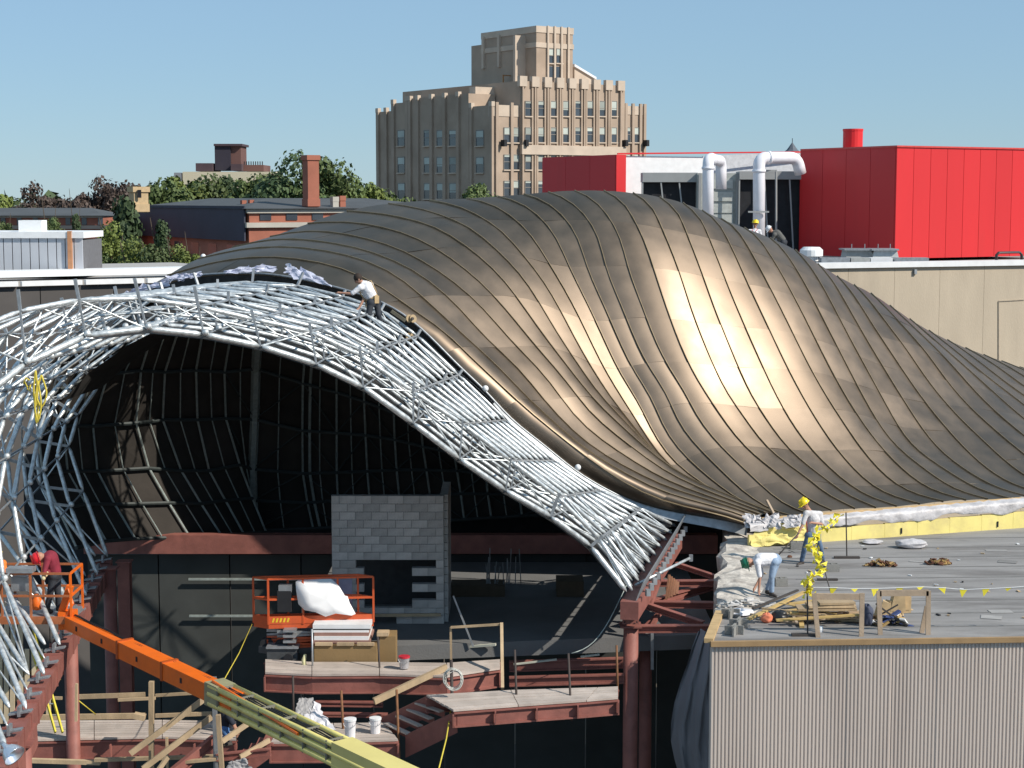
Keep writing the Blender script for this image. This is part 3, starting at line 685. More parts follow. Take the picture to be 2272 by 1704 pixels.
for c in (1245,1338,1428,1518,1608,1697,1787,1875):
    window('A', T(c), TV(652), TV(762), .5, -.35); window('A', T(c), TV(848), TV(957), .5, -.35)
    window('A', T(c), TV(1050), TV(1160), .5, -.35)
    if c < 1350: window('A', T(c), TV(1245), TV(1345), .5, -.35)
for c in (1088,1155):
    for v in (848,1050,1245): window('A', T(c), TV(v), TV(v+110), .48)
for c in (1978,2040):
    window('A', T(c), TV(848), TV(957), .48); window('A', T(c), TV(1045), TV(1150), .48)
for c in (1408,1472): window('A', T(c), TV(262), TV(368), .5, b_t)
for c in (310,505,600,693,890):
    for v in (868,1068,1262):
        base = -.35 if 400 < c < 800 else (-.1 if c == 310 else 0)
        window('B', T(c), TV(v), TV(v+115), .95 if c != 890 else .9, base)
# big opening at crown foot
aq = ua(T(1445), b_t); z_ = zA(T(1445), TV(500), b_t)
MB().prism([q(aq-1.3,b_t-.03,z_), q(aq+1.3,b_t-.03,z_), q(aq+1.3,b_t-.03,z_+2.0), q(aq-1.3,b_t-.03,z_+2.0)], tB*.1).build('dark_opening', M_glass, tower)
# pilasters with crenels, front face
for c in (1200,1290,1383,1473,1563,1652,1742,1831,1920):
    aq = ua(T(c), -.35)
    for o in (-.42, 0, .42):
        if c in (1200, 1920) and o: continue
        tw(aq+o-.13, aq+o+.13, -.35-.34+abs(o)*.25, -.35, 0, zc+.35-abs(o), 'pilaster', M_brickT)
    tw(aq-.62, aq+.62, -.75, -.1, zc-.75, zc+.65, 'parapet_block', M_lime)
for c in (1010,1120,1190,1960,2012,2068,2098):
    aq = ua(T(c)); tw(aq-.22, aq+.22, -.3, 0, 0, (zs if c < 1300 else zs2)+.4, 'pilaster', M_brickT)
tw(-.06, a_c0-.02, -.08, 1, zs-1.5, zs+.04, 'stone_band', M_lime); tw(a_c1+.02, WA+.06, -.08, 1, zs2-1.2, zs2+.04, 'stone_band', M_lime)
zq = zA(T(1500), TV(1010), -.35); tw(a_c0, a_c1, -.78, -.36, zq-.8, zq+.5, 'stone_band', M_lime)
# left face pilasters
for c in (980,830,750,650,553,452,395,375,262,200,140):
    bq = ub(T(c)); zz = zl1 if c > 822 else zl2 if c > 372 else zl3 if c > 258 else zl4
    base = -.35 if 372 < c < 822 else -.1 if c > 258 and c < 372 else .1 if c < 258 else 0
    tw(base-.3, base, bq-.35, bq+.35, 0, zz+.45, 'pilaster', M_brickT)
    tw(base-.34, base+.2, bq-.38, bq+.38, zz-.1, zz+.55, 'parapet_block', M_lime)
# roof clutter
tw(a_c0-3.2, a_c0, b1+.5, b1+2.0, zl2-.5, zl2+1.2, 'roof_block', M_lime)
tw(1.5, a_c0+3, 6, WB*.9, zs-.5, zs+1.0, 'roof_block', mat('roof_grey',(.30,.29,.28),.9))
pq = q(a_t0-1.2, b_t+6.5, 0); MB().tube([pq+Vector((0,0,zs)), pq+Vector((0,0,ztop-6.5))], .12, 6).beam(pq+Vector((0,0,ztop-6.6)), pq+Vector((3.0,1.6,ztop-6.6)), .14,.14).build('hoist_mast', mat('orange_rust',(.40,.20,.08),.8), tower)
MB().ball(pq+Vector((2.4,-.2,ztop-5.6)), .55, 8, 6).build('roof_dish', M_white, tower)
for c in (1045,1205,1938,2093):
    a_ = ua(T(c)); zz = zA(T(c), TV(965)); MB().box(TC+tA*a_-tB*.7+Vector((0,0,zz)), (.45,.9,.9), TH).build('flood_lamp', M_black, tower)

# ======================= left: low grey plant box, white coping, shaded wall =======================
hb = thing('shaded_hall_wall', (-20, 66, 0), 'dark shaded hall wall with a double white coping at the far left', 'wall')
L0 = P(-260, 640, 63); L1 = P(700, 632, 72); dl = Vector((L1.x-L0.x, L1.y-L0.y, 0)); Zw = P(-100,640,64.4).z
L0 = Vector((L0.x, L0.y, 0)); L1 = Vector((L1.x, L1.y, 0)); nl = Vector((dl.y,-dl.x,0)).normalized()
M_dkwall = mat('wall_shade_tone', (.085,.078,.075), .85, 0, .12, 1)  # the wall's shade is put into this dark base colour
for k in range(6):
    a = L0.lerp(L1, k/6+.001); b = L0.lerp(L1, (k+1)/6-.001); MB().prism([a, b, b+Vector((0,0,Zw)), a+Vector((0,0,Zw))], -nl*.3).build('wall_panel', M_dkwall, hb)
for k in range(7):
    a = L0.lerp(L1, k/7+.004); b = L0.lerp(L1, (k+1)/7-.004)
    MB().beam(a+Vector((0,0,Zw+.12))+nl*.1, b+Vector((0,0,Zw+.12))+nl*.1, .25, .18).build('coping', M_white, hb)
MB().beam(L0+Vector((0,0,Zw+.46))-nl*.9, L1+Vector((0,0,Zw+.46))-nl*.9, 1.2, .24).build('upper_coping', M_white, hb)
MB().prism([L0-nl*.35, L1-nl*.35, L1-nl*16, L0-nl*16], (0,0,Zw+.2)).build('roof_deck', mat('hall_roof2',(.40,.38,.36),.9), hb)
pb = thing('grey_plant_box', P(90, 610, 68), 'long pale grey ribbed rooftop box with an orange downpipe at the far left', 'rooftop unit')
Yp = 68.0; a = P(-90,527,Yp); b = P(184,527,Yp); zb = Zw+.3
M_pb = mat('pale_grey_sheet', (.50,.52,.56), .6, .1, .05, 1)
nP = 14
for k in range(nP):
    x0 = a.x+(b.x-a.x)*k/nP; x1 = a.x+(b.x-a.x)*(k+1)/nP
    MB().box(((x0+x1)/2, Yp, (a.z+zb)/2), (x1-x0-.035, .1, a.z-zb)).build('sheet_panel', M_pb, pb)
MB().box(((a.x+b.x)/2, Yp+1.6, (a.z+zb)/2-.05), (b.x-a.x-.02, 3.05, a.z-zb-.1)).build('core', mat('dark_joint',(.14,.14,.15),.8), pb)
MB().box(((a.x+b.x)/2, Yp+1.5, a.z+.1), (b.x-a.x+.12, 3.3, .24)).build('roof_edge', M_white, pb)
p = P(155,527,Yp-.1); MB().beam((p.x,Yp-.12,zb), (p.x,Yp-.12,a.z+.25), .16,.14).build('downpipe', mat('orange_paint2',(.50,.24,.12),.6), pb)
p = P(70,512,Yp+1); MB().box((p.x,Yp+1.2,a.z+.4), (.9*1.0,.8,.5)).build('roof_box', M_white, pb)

# ---------- brick halls among the trees ----------
M_brick = mat('red_brick', (.36,.13,.085), .9, 0, .15, .6, stain=((.24,.09,.06), .4, .5))
M_slate = mat('slate_roof', (.075,.080,.085), .8, 0, .15, .5)
M_stone = mat('pale_stone', (.45,.42,.37), .9, 0, .1, 1)
bh = thing('brick_hall', P(600,480,118), 'dark red brick hall with slate roof and pale stone band left of the curved roof', 'building')
Yb = 118.0; bc = P(851,550,Yb)
bth = math.radians(30); bA = Vector((math.cos(bth), math.sin(bth), 0)); bB = Vector((-math.sin(bth), math.cos(bth), 0)); BC = Vector((bc.x, Yb, 0))
def bx_(a0,a1,b0,b1,z0,z1,name,m): return MB().prism([BC+bA*a0+bB*b0+Vector((0,0,z0)), BC+bA*a1+bB*b0+Vector((0,0,z0)), BC+bA*a1+bB*b1+Vector((0,0,z0)), BC+bA*a0+bB*b1+Vector((0,0,z0))], (0,0,z1-z0)).build(name, m, bh)
# the near corner of the hall sits at u=553
bc = P(553,550,Yb); BC = Vector((bc.x, Yb, 0)); ze = P(553,467,Yb).z
z1_ = P(553,505,Yb).z; z2_ = P(553,494,Yb).z
bx_(0, 16, 0, 24, 0, z1_, 'brick_wall', M_brick); bx_(.05, 15.95, .05, 23.9, z2_, ze, 'brick_wall', M_brick)
bx_(-.25, 16.2, -.25, 24.2, z1_, z2_, 'stone_band', M_stone); bx_(-.15, 16.1, -.15, 24.1, ze-.18, ze+.12, 'stone_band', M_stone)
for k in range(8):
    bx_(.8+k*1.9, 1.6+k*1.9, -.02, .1, z2_+.15, ze-.2, 'window', M_glass)
for k in range(5):
    for dz in (-3.4,):
        MB().prism([BC+bB*(2.5+k*3.6)-bA*.03+Vector((0,0,z1_-4.2)), BC+bB*(4.1+k*3.6)-bA*.03+Vector((0,0,z1_-4.2)), BC+bB*(4.1+k*3.6)-bA*.03+Vector((0,0,z1_-1.2)), BC+bB*(2.5+k*3.6)-bA*.03+Vector((0,0,z1_-1.2))], bA*.1).build('window', M_glass, bh)
MB().prism([BC-bA*.3+bB*.1+Vector((0,0,z1_-.9)), BC-bA*.3+bB*23.5+Vector((0,0,z1_-.9)), BC-bA*.3+bB*23.5+Vector((0,0,ze+.3)), BC-bA*.3+bB*.1+Vector((0,0,ze+.3))], bA*.1).build('shade_sheet', mat('navy_shade',(.035,.037,.06),.7,0,.2,.5), bh)  # added dark sheet, its colour stands in for the hall's unlit side
rz_ = ze+.12
def gp(a, b, z): return BC+bA*a+bB*b+Vector((0,0,z))
MB().add([gp(-.4,-.4,rz_), gp(16.3,-.4,rz_), gp(16.3,24.3,rz_), gp(-.4,24.3,rz_), gp(4,7,rz_+.7), gp(12,7,rz_+.7), gp(12,18,rz_+.7), gp(4,18,rz_+.7)], [(0,1,5,4),(1,2,6,5),(2,3,7,6),(3,0,4,7),(4,5,6,7)]).build('slate_roof', M_slate, bh)
def chimney(u, vt, vb, w_, Y, label, top=None, m=None, name='brick_chimney'):
    p = P(u, vt, Y); z0 = P(u, vb, Y).z; t = thing(name, (p.x, Y, z0), label, 'chimney'); r = math.radians(32)
    MB().box((p.x, Y, (p.z+z0)/2-.1), (w_*.94, w_*.94, p.z-z0), r).build('shaft', m or M_brick, t)
    MB().box((p.x, Y, p.z-.12), (w_*1.12, w_*1.12, .34), r).build('cap', top or m or M_brick, t)
    MB().box((p.x, Y, z0+.2), (w_*1.05, w_*1.05, .5), r).build('plinth', m or M_brick, t); return t
chimney(689,346,456,.85*1.05,121,'tall square red brick chimney standing up against the green trees')
chimney(742,438,462,.42,122,'short tan twin chimney, left one beside the tall chimney', m=M_stone)
chimney(758,436,462,.40,122.4,'short red brick chimney, right of the pale one beside the tall chimney')
chimney(540,446,464,.3,123,'tiny brick chimney on the slate roof, left of its pair')
chimney(557,445,464,.3,123,'tiny brick chimney on the slate roof, right of its pair')
t = chimney(307,416,468,1.0,112,'tan square brick chimney with one dark slot in front of the purple trees', m=mat('tan_stack',(.52,.38,.22),.9))
p = P(305,430,111.3); MB().box((p.x+.12,111.32,p.z), (.22,.1,.5), 0).build('slot', M_black, t)
# left brick hall
t = thing('far_brick_hall', P(110,500,128), 'long low red brick hall with dark roof beyond the grey plant box', 'building')
Yq = 128; a = P(-60,470,Yq); b = P(228,470,Yq); z1 = P(0,482,Yq).z; zb = 0
for vt, vb, m_, o, nm in ((482,500,M_brick,0,'brick_wall'),(479,483,M_stone,-.2,'stone_band'),(500,508,M_slate,-.3,'slate_band'),(508,600,M_brick,0,'brick_wall')):
    za = P(0,vt,Yq).z; zc_ = P(0,vb,Yq).z; MB().box(((a.x+b.x)/2, Yq+5+o, (za+zc_)/2), (b.x-a.x, 10, za-zc_-.01)).build(nm, m_, t)
MB().add([Vector((a.x,Yq-.5,z1+.12)), Vector((b.x+.2,Yq-.5,z1+.12)), Vector((b.x-2,Yq+5,z1+.65)), Vector((a.x,Yq+5,z1+.65)), Vector((a.x,Yq+10,z1)), Vector((b.x,Yq+10,z1))], [(0,1,2,3),(3,2,5,4),(1,5,2)]).build('slate_roof', M_slate, t)
for k in range(8):
    x = a.x+1+k*(b.x-a.x)/8; MB().box((x, Yq-.02, P(0,491,Yq).z), (.35,.1,.5)).build('window', M_glass, t)
# far institutional block with brick tower
t = thing('far_cream_block', P(500,390,420), 'distant cream block with dark brick rooftop tower above the tree line', 'building')
Yf = 420.0
def fbox(u0, u1, vt, vb, m_, nm, Y=Yf, d=12): a = P(u0,vt,Y); b = P(u1,vb,Y); MB().box(((a.x+b.x)/2, Y+d/2, (a.z+b.z)/2), (b.x-a.x, d, a.z-b.z)).build(nm, m_, t)
M_cream = mat('cream_render', (.62,.55,.40), .9); M_dbrick = mat('dark_brick', (.07,.045,.055), .9, 0, .15, .2)
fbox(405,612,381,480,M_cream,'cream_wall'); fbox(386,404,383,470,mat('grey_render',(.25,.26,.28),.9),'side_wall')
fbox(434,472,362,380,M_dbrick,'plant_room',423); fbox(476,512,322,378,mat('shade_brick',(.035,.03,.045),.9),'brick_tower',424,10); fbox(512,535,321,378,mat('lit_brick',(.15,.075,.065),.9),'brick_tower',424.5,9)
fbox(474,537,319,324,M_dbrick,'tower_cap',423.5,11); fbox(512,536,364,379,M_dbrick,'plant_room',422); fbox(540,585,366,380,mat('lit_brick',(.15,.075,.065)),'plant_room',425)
m = MB()
for u in range(542,586,5): p = P(u,358,426); m.tube([(p.x,426,p.z),(p.x,426,p.z-1.6)], .12, 4)
m.build('mast', M_black, t)

# ======================= trees =======================
M_leaf = mat('leaf_green', (.095,.135,.040), .7, 0, .45, .35, objvar=.25); M_leafd = mat('leaf_dark', (.055,.090,.032), .7, 0, .45, .35, objvar=.2)
M_leafp = mat('leaf_purple', (.090,.062,.050), .7, 0, .4, .35, objvar=.2); M_leafy = mat('leaf_yellow_green', (.15,.19,.04), .7, 0, .4, .35, objvar=.2)
M_bark = mat('bark', (.10,.075,.055), .95)
def crown_mesh(seed, n, rx, rz, leaf, m, cone=False):
    r = random.Random(seed); mb = MB(); lobes = []
    for _ in range(26):
        z = r.uniform(-.75, 1); k = (1-z)*.5 if cone else math.sqrt(max(1-z*z, 0)); a = r.uniform(0, 6.283); d = k*r.uniform(.35, .82)
        lobes.append((Vector((math.cos(a)*d*rx, math.sin(a)*d*rx, z*rz*r.uniform(.8,1.05))), r.uniform(.16,.38)*rx))
    for _ in range(n):
        c, s_ = r.choice(lobes); d = Vector((r.gauss(0,1), r.gauss(0,1), r.gauss(0,1))).normalized(); rr = s_*(r.uniform(.6,1.15) if r.random() < .96 else r.uniform(1.1,1.25))
        p = c+Vector((d.x*rr, d.y*rr, d.z*rr*.85)); l = leaf*r.uniform(.6,1.3)
        nrm_ = (d+Vector((r.gauss(0,.5), r.gauss(0,.5), r.gauss(0,.5)))).normalized(); a = nrm_.orthogonal().normalized(); b = nrm_.cross(a)
        th_ = r.uniform(0,3.14); a, b = a*math.cos(th_)+b*math.sin(th_), b*math.cos(th_)-a*math.sin(th_)
        mb.add([p-a*l-b*l*.5, p+a*l*.2-b*l*.8, p+a*l+b*l*.3, p-a*l*.1+b*l*.8], [(0,1,2,3)])
    return mb.mesh('crown', m)
CM = {}
for nm, m_ in (('g',M_leaf),('d',M_leafd),('p',M_leafp),('y',M_leafy)):
    for s_ in range(2): CM[nm, s_] = crown_mesh(ord(nm)*3+s_, 6800, 1.0, 1.0, .042, m_)
CM['c', 0] = crown_mesh(77, 4200, .9, 1.25, .05, M_leafd, True); CM['c', 1] = crown_mesh(78, 4200, .9, 1.25, .05, M_leaf, True)
trk = MB().tube([(0,0,0),(.02,.01,.5),(0,.02,1)], [.055,.04,.02], 7)
for a in range(5): trk.tube([(0,0,.55+a*.08),(math.cos(a*2.4)*.12,math.sin(a*2.4)*.12,.75+a*.07),(math.cos(a*2.4)*.25,math.sin(a*2.4)*.25,.95+a*.05)], [.02,.014,.006], 5)
trm = trk.mesh('trunk', M_bark)
def tree(u, vt, Y, rad, kind, s_, label, hz=1.0, group=None):
    p = P(u, vt, Y); top = p.z; H = top
    t = thing('broadleaf_tree' if kind != 'c' else 'conifer_tree', (p.x, Y, 0), label, 'tree', group)
    c = bpy.data.objects.new('crown', CM[kind, s_]); COL.objects.link(c); c.parent = t; c.location = (0,0,top-rad*hz); c.scale = (rad, rad*.9, rad*hz*.98); c.rotation_euler = (0,0,random.uniform(0,6))
    k = bpy.data.objects.new('trunk', trm); COL.objects.link(k); k.parent = t; k.scale = (rad*1.6, rad*1.6, (top-rad*hz*.9))
    return t
random.seed(21)
TREES = [
 (-10,441,150,4.5,'y','light green tree at the very left edge behind the brick hall'),
 (42,444,155,3.2,'g','small green tree left of the first purple tree'),
 (88,421,150,3.4,'p','purple brown tree, left of the two purple trees by the brick hall'),
 (140,440,152,3.0,'p','low purple brown tree between the two taller purple ones'),
 (205,412,148,4.0,'p','purple brown tree just left of the tan chimney'),
 (252,408,150,3.6,'p','dark purple tree crown touching the tan chimney'),
 (290,414,170,3.5,'d','dark green tree top behind the tan chimney'),
 (345,400,175,5.0,'g','green tree right of the tan chimney'),
 (400,398,180,4.6,'y','light green tree under the left end of the far cream block'),
 (455,392,182,5.0,'g','green tree under the dark rooftop plant rooms'),
 (505,394,184,4.6,'d','dark green tree under the far brick tower'),
 (555,390,180,4.8,'g','green tree under the right end of the far cream block'),
 (605,384,178,4.6,'d','dark green tree left of the tall brick chimney, second from it'),
 (652,366,175,5.2,'d','tall dark tree directly left of the tall brick chimney'),
 (712,370,176,5.2,'g','tall green tree just right of the tall brick chimney'),
 (762,392,180,4.8,'g','green tree right of the twin chimneys'),
 (815,412,182,4.6,'y','yellow green tree touching the left side of the tan tower'),
 (860,425,185,4.4,'g','green tree partly hidden by the left side of the tan tower'),
]
for k, (u, v, Y, r_, kd, lb) in enumerate(TREES):
    tree(u, v, Y, r_, kd, k % 2, lb, 1.15, 'trees along the skyline')
for k, (u, v, Y, r_, kd, lb) in enumerate([
 (275,462,100,2.6,'c','tall dark conifer in front of the brick hall, left of the lit one'),
 (238,520,99,1.7,'c','dark conifer between the grey plant box and the tall conifer'),
 (358,502,97,1.5,'c','bright pointed conifer in front of the dark brick wall'),
 (250,512,94,1.7,'y','sunny bush just right of the grey plant box'),
 (205,545,93,1.6,'g','green bush touching the corner of the grey plant box'),
 (300,548,92,1.9,'y','broad sunny bush in the middle of the garden behind the white coping'),
 (345,556,91,1.7,'g','green bush below the pointed conifer'),
 (395,560,91,1.4,'y','yellow green bush at the left foot of the curved roof'),
 (430,566,92,1.1,'y','last small bush against the edge of the curved roof'),
 (110,484,100,1.1,'g','small round tree top rising over the white box on the plant box'),
 (168,482,100,.8,'c','thin pointed tree top above the right end of the plant box'),
 (8,492,100,1.2,'g','small dark tree top at the left edge over the plant box')]):
    tree(u, v, Y, r_, kd, k % 2, lb, 1.5 if kd == 'c' else 1.2, 'garden trees behind the hall')
tree(1062,418,200,3.6,'g',0,'small tree in front of the shaded side of the tan tower',1.0)
M_wood_far = M_leafd
w_ = MB(); r = random.Random(9)
for _ in range(9000):
    x = r.uniform(-75, 10); y = r.uniform(160, 215); z = 20.6*(.80+.16*math.sin(x*.21)+.05*math.sin(x*.9))*r.uniform(.55,1.0); l = r.uniform(.3,.7)
    d = Vector((r.gauss(0,1), r.gauss(0,1), abs(r.gauss(0,1)))).normalized(); a = d.orthogonal().normalized(); b = d.cross(a); p = Vector((x,y,z))
    w_.add([p-a*l-b*l, p+a*l-b*l*.6, p+a*l*.8+b*l, p-a*l+b*l*.7], [(0,1,2,3)])
o = w_.build('wood_foliage', M_leafd, kind='stuff'); tag(o, 'continuous dark green wood filling in between the skyline trees', 'wood')
t = thing('lamp_globe_post', P(492,570,88), 'small white globe lamp peeping over the left shoulder of the metal roof', 'lamp')
p = P(451,569,60); t.location = (p.x,60,0); MB().ball(p, .09, 10, 7).build('globe', M_white, t, smooth=True); MB().tube([(p.x,60,0),p], .03, 6).build('pole', M_galvd, t)
# ======================= inside the cavity =======================
M_dkgrey = mat('dark_board', (.048,.052,.050), .85, 0, .15, 1.2, objvar=.15)
iw = thing('cavity_back_wall', (-4, 51, 0), 'dark grey boarded wall inside the cavity under the steel lattice', 'wall')
for k in range(9):
    x0 = -12.5+k*2.1; MB().box((x0+1.04, 51, 4.8), (2.06, .2, 9.6)).build('wall_board', M_dkgrey, iw)
MB().box((-3,57,9.5), (26,.2,4.4)).build('dark_gap_strip', M_black, iw)  # added black strip, hides the bright gap below the lining
MB().beam((-12.5,50.7,9.98), (6.0,50.7,9.98), .4, .55).build('ring_beam', M_rust, iw)
for z in (8.9, 7.8): MB().beam((-9.5,50.75,z), (-5.5,50.75,z), .06,.06).build('rail', M_innerr, iw)
M_slab = mat('concrete_slab', (.15,.15,.15), .9, 0, .12, 1, .2, 20)
sl = MB().prism([(-5.2,40.45,9.1),(5.0,42.0,9.1),(5.0,50.5,9.1),(-5.2,50.5,9.1)], (0,0,.36)).build('upper_floor', M_slab); sl['kind'] = 'structure'
# concrete block shaft
Yb_ = 43.0; bx0 = P(737,1300,Yb_).x; bw = P(985,1300,Yb_).x-bx0; zb0 = 9.46; ztp = P(737,1100,Yb_).z
ncol = 7; cw = bw/ncol; nrow = int(round((ztp-zb0)/.2)); rh = (ztp-zb0)/nrow
bs = thing('block_shaft', (bx0+bw/2, Yb_, zb0), 'grey concrete block shaft with a toothed square opening inside the cavity', 'block wall')
bme = MB().box((0,0,0), (cw-.012, .2, rh-.012)).mesh('block', M_block); bmh = MB().box((0,0,0), (cw/2-.012, .2, rh-.012)).mesh('block', M_block)
mort = MB(); rnd = random.Random(4)
ou0, ou1, ov0, ov1 = 784, 948, 1258, 1362
for r_ in range(nrow):
    z = zb0+rh*(r_+.5); cols = [k*cw for k in range(ncol)] if r_ % 2 == 0 else [-.0]+[cw*(k+.5) for k in range(ncol-1)]+[cw*(ncol-.5)]
    for ci, c in enumerate(cols):
        half = r_ % 2 == 1 and ci in (0, len(cols)-1); wd = cw/2 if half else cw; xc = bx0+c+wd/2
        uu = 1136+xc/Yb_*F_PX; vv = 442+(CAMZ-z)/Yb_*F_PX
        if ou0 < uu < (ou1 if r_ % 2 else ou1-28) and ov0 < vv < ov1: continue
        if vv > 1372 and uu < 885: continue
        inst(bmh if half else bme, 'block', bs, (xc, Yb_+.1+rnd.uniform(-.006,.006), z))
        mort.box((xc, Yb_+.11, z), (wd, .18, rh))
mort.build('mortar', mat('mortar', (.30,.29,.28), .95), bs)
for s_ in range(nrow): MB().box((bx0+bw+.001, Yb_+1.2, zb0+rh*(s_+.5)), (.2, 2.0, rh-.012)).build('block', M_block, bs)
MB().box((bx0+bw/2, Yb_+2.2, (zb0+ztp)/2-.3), (bw-.1, .15, ztp-zb0-.6)).build('rear_wall', mat('shaft_dark',(.05,.05,.052),.9), bs)
MB().beam(P(740,1366,Yb_-.12), P(978,1364,Yb_-.12), .06,.07).build('ledger_board', M_wood, bs)
# ---------- red primed steel ----------
def col_round(u, vt, vb, Y, r, label, zb=0.0):
    p = P(u, vt, Y); z = P(u, vb, Y).z if vb else zb
    t = thing('steel_column', (p.x, Y, z), label, 'column')
    MB().lathe((p.x,Y,z), [(r,0),(r,p.z-z)], 18).build('shaft', M_rust, t, smooth=False)
    MB().box((p.x,Y,p.z+.02), (r*2.5,r*2.5,.04)).build('cap_plate', M_rust, t); MB().box((p.x,Y,z+.02), (r*3,r*3,.04)).build('base_plate', M_rust, t); return t
def sm(o):
    for ch in o.children:
        if ch.name.startswith('shaft'):
            ch.data.polygons.foreach_set('use_smooth', [True]*(len(ch.data.polygons)-2)+[False]*2)
sm(col_round(156,1400,0,38.5,.155,'front round red steel column under the left beam, sunlit'))
sm(col_round(243,1262,0,44.2,.165,'rear round red steel column below the far end of the left beam'))
sm(col_round(48,1652,0,30.8,.17,'short thick red column at the bottom left corner by the work lamp'))
t = thing('steel_post', (P(276,1245,46.5).x,46.5,0), 'square dark red post just right of the rear round column', 'post')
p = P(276,1245,46.5); MB().ibeam((p.x,46.5,0), (p.x,46.5,p.z), .32,.32).build('post_shaft', M_rust, t); MB().box((p.x,46.5,p.z), (.4,.4,.03)).build('cap_plate', M_rust, t)
lb = thing('left_foot_beam', LFar.lerp(LNear,.5), 'red primed box beam at the left carrying the left feet of the lattice', 'beam')
d_ = (LNear-LFar).normalized(); A_ = LFar-d_*.5; 
nb_ = 12
MB().beam(A_+Vector((0,0,-.32)), LNear+d_*1.5+Vector((0,0,-.32)), .36, .40).build('box_beam', M_rust, lb)
for k in range(22):
    p = A_.lerp(LNear, (k+.5)/22); MB().beam(p+d_*-.03+Vector((0,0,-.30)), p+d_*.03+Vector((0,0,-.30)), .40, .46).build('stiffener', M_rust, lb)
MB().beam(G(58,1600,10.4)+Vector((0,0,-.25)), G(15,1672,10.3)+Vector((0,0,-.35)), .40,.45).build('splice_block', M_rust, lb)
rbm = thing('right_foot_frame', RNear, 'red steel post, foot beam and braces at the right end of the lattice', 'steel frame')
MB().beam(RNear-(RFar-RNear).normalized()*.25+Vector((0,0,-.34)), RFar+Vector((0,0,-.34)), .42,.42).build('foot_beam', M_rust, rbm)
pe = P(1399,1360,40.1); MB().box((pe.x, 40.05, pe.z), (.38,.05,.50)).build('end_plate', M_rust, rbm)
for sx in (-.14,.14):
    for sz in (-.19,.19): MB().lathe((pe.x+sx,40.0,pe.z+sz), [(.02,0),(.02,.03)], 6, axis=(0,-1,0)).build('bolt', M_black, rbm)
for (u, Y, r, vt) in ((1400,40.35,.175,1386),(1433,42.2,.155,1395)):
    p = P(u,vt,Y); MB().lathe((p.x,Y,0), [(r,0),(r,p.z)], 18).build('round_post', M_rust, rbm, smooth=True)
MB().box((pe.x+.02,40.35,P(1400,1388,40.3).z), (.5,.5,.04)).build('cap_plate', M_rust, rbm)
for nm, a, b, w1, h1 in (('tie_beam',(1384,1395,40.4),(1588,1394,40.4),.2,.17),('tie_beam',(1440,1340,42.3),(1612,1343,42.0),.2,.16),('tie_beam',(1455,1294,43.6),(1620,1293,43.6),.2,.15),
                         ('brace',(1442,1340,42.2),(1580,1300,44.6),.17,.2),('brace',(1429,1342,41.6),(1560,1385,40.6),.15,.15),('brace',(1500,1252,45),(1600,1285,44),.13,.12),
                         ('brace',(1426,1398,42),(1480,1345,43),.10,.10),('brace',(1440,1400,41.6),(1500,1300,44.5),.09,.09),('hanger',(1447,1400,41.2),(1447,1485,41.2),.07,.07)):
    MB().ibeam(P(*a), P(*b), w1, h1, .025).build(nm, M_rust if nm != 'hanger' else M_galvd, rbm) if w1 > .12 else MB().beam(P(*a), P(*b), w1, h1).build(nm, M_rust if nm != 'hanger' else M_galvd, rbm)
for u, Y in ((1462,42.3),(1505,43.6)): MB().beam(P(u,1290,Y), P(u-20,1345,Y-.6), .08,.12).build('brace', M_rust, rbm)
t = thing('galvanised_pipe', P(1412,1297,41), 'loose galvanised pipe leaning from the foot beam over the red braces', 'pipe')
MB().tube([P(1410,1298,41), P(1531,1238,43)], .035, 8).build('pipe_run', M_galv, t, smooth=True); MB().box(P(1533,1238,43), (.09,.09,.16)).build('pipe_end', M_galvd, t)
t = thing('timber_bundle', P(1487,1330,42.5), 'a few rusty clamp pieces and timber scraps hung on the red braces', 'timber')
for k in range(5): MB().beam(P(1485+k*5,1275+k*4,42.6), P(1478+k*6,1330-k*3,42.4), .05,.04).build('timber_piece', mat('rusty_wood',(.33,.16,.09),.8), t)

# ---------- timber decks ----------
def deck(label, front, back, z, npl, fh, cat='deck', jl=2):
    """front / back: polylines of (u,v) at level z; planks run along them"""
    Fp = [G(u,v,z) for u,v in front]; Bp = [G(u,v,z) for u,v in back]
    t = thing('timber_deck', Fp[0], label, cat); n = len(Fp)
    for k in range(npl):
        f0 = k/npl+.01; f1 = (k+1)/npl-.012; dz = Vector((0,0,random.uniform(-.006,.006)))
        for s_ in range(n-1):
            a, b = Fp[s_].lerp(Bp[s_], f0)+dz, Fp[s_+1].lerp(Bp[s_+1], f0)+dz; c, d = Fp[s_+1].lerp(Bp[s_+1], f1)+dz, Fp[s_].lerp(Bp[s_], f1)+dz
            e = (b-a).normalized()*.008
            MB().prism([a+e, b-e, c-e, d+e], (0,0,-.045)).build('plank', M_woodg, t)
    for s_ in range(n-1):
        a, b = Fp[s_]+Vector((0,.05,-.06-fh/2)), Fp[s_+1]+Vector((0,.05,-.06-fh/2))
        MB().ibeam(a, b, .16, fh, .03).build('edge_beam', M_rust, t)
        a, b = Bp[s_]+Vector((0,-.05,-.06-fh/2)), Bp[s_+1]+Vector((0,-.05,-.06-fh/2)); MB().ibeam(a, b, .16, fh, .03).build('rear_beam', M_rust, t)
    for s_ in range(0, int((Fp[-1]-Fp[0]).length/.9)+1):
        f = s_/max(int((Fp[-1]-Fp[0]).length/.9), 1); p = Fp[0].lerp(Fp[-1], f)+Vector((0,-.06,-.06-fh/2)); MB().box(p, (.03,.12,fh-.06)).build('web_plate', M_rust, t)
    return t
deck('weathered plank deck on a red beam at the lower left behind the round column', [(60,1642),(209,1638),(360,1635),(525,1640)], [(60,1598),(209,1598),(360,1597),(525,1600)], 7.9, 8, .42)
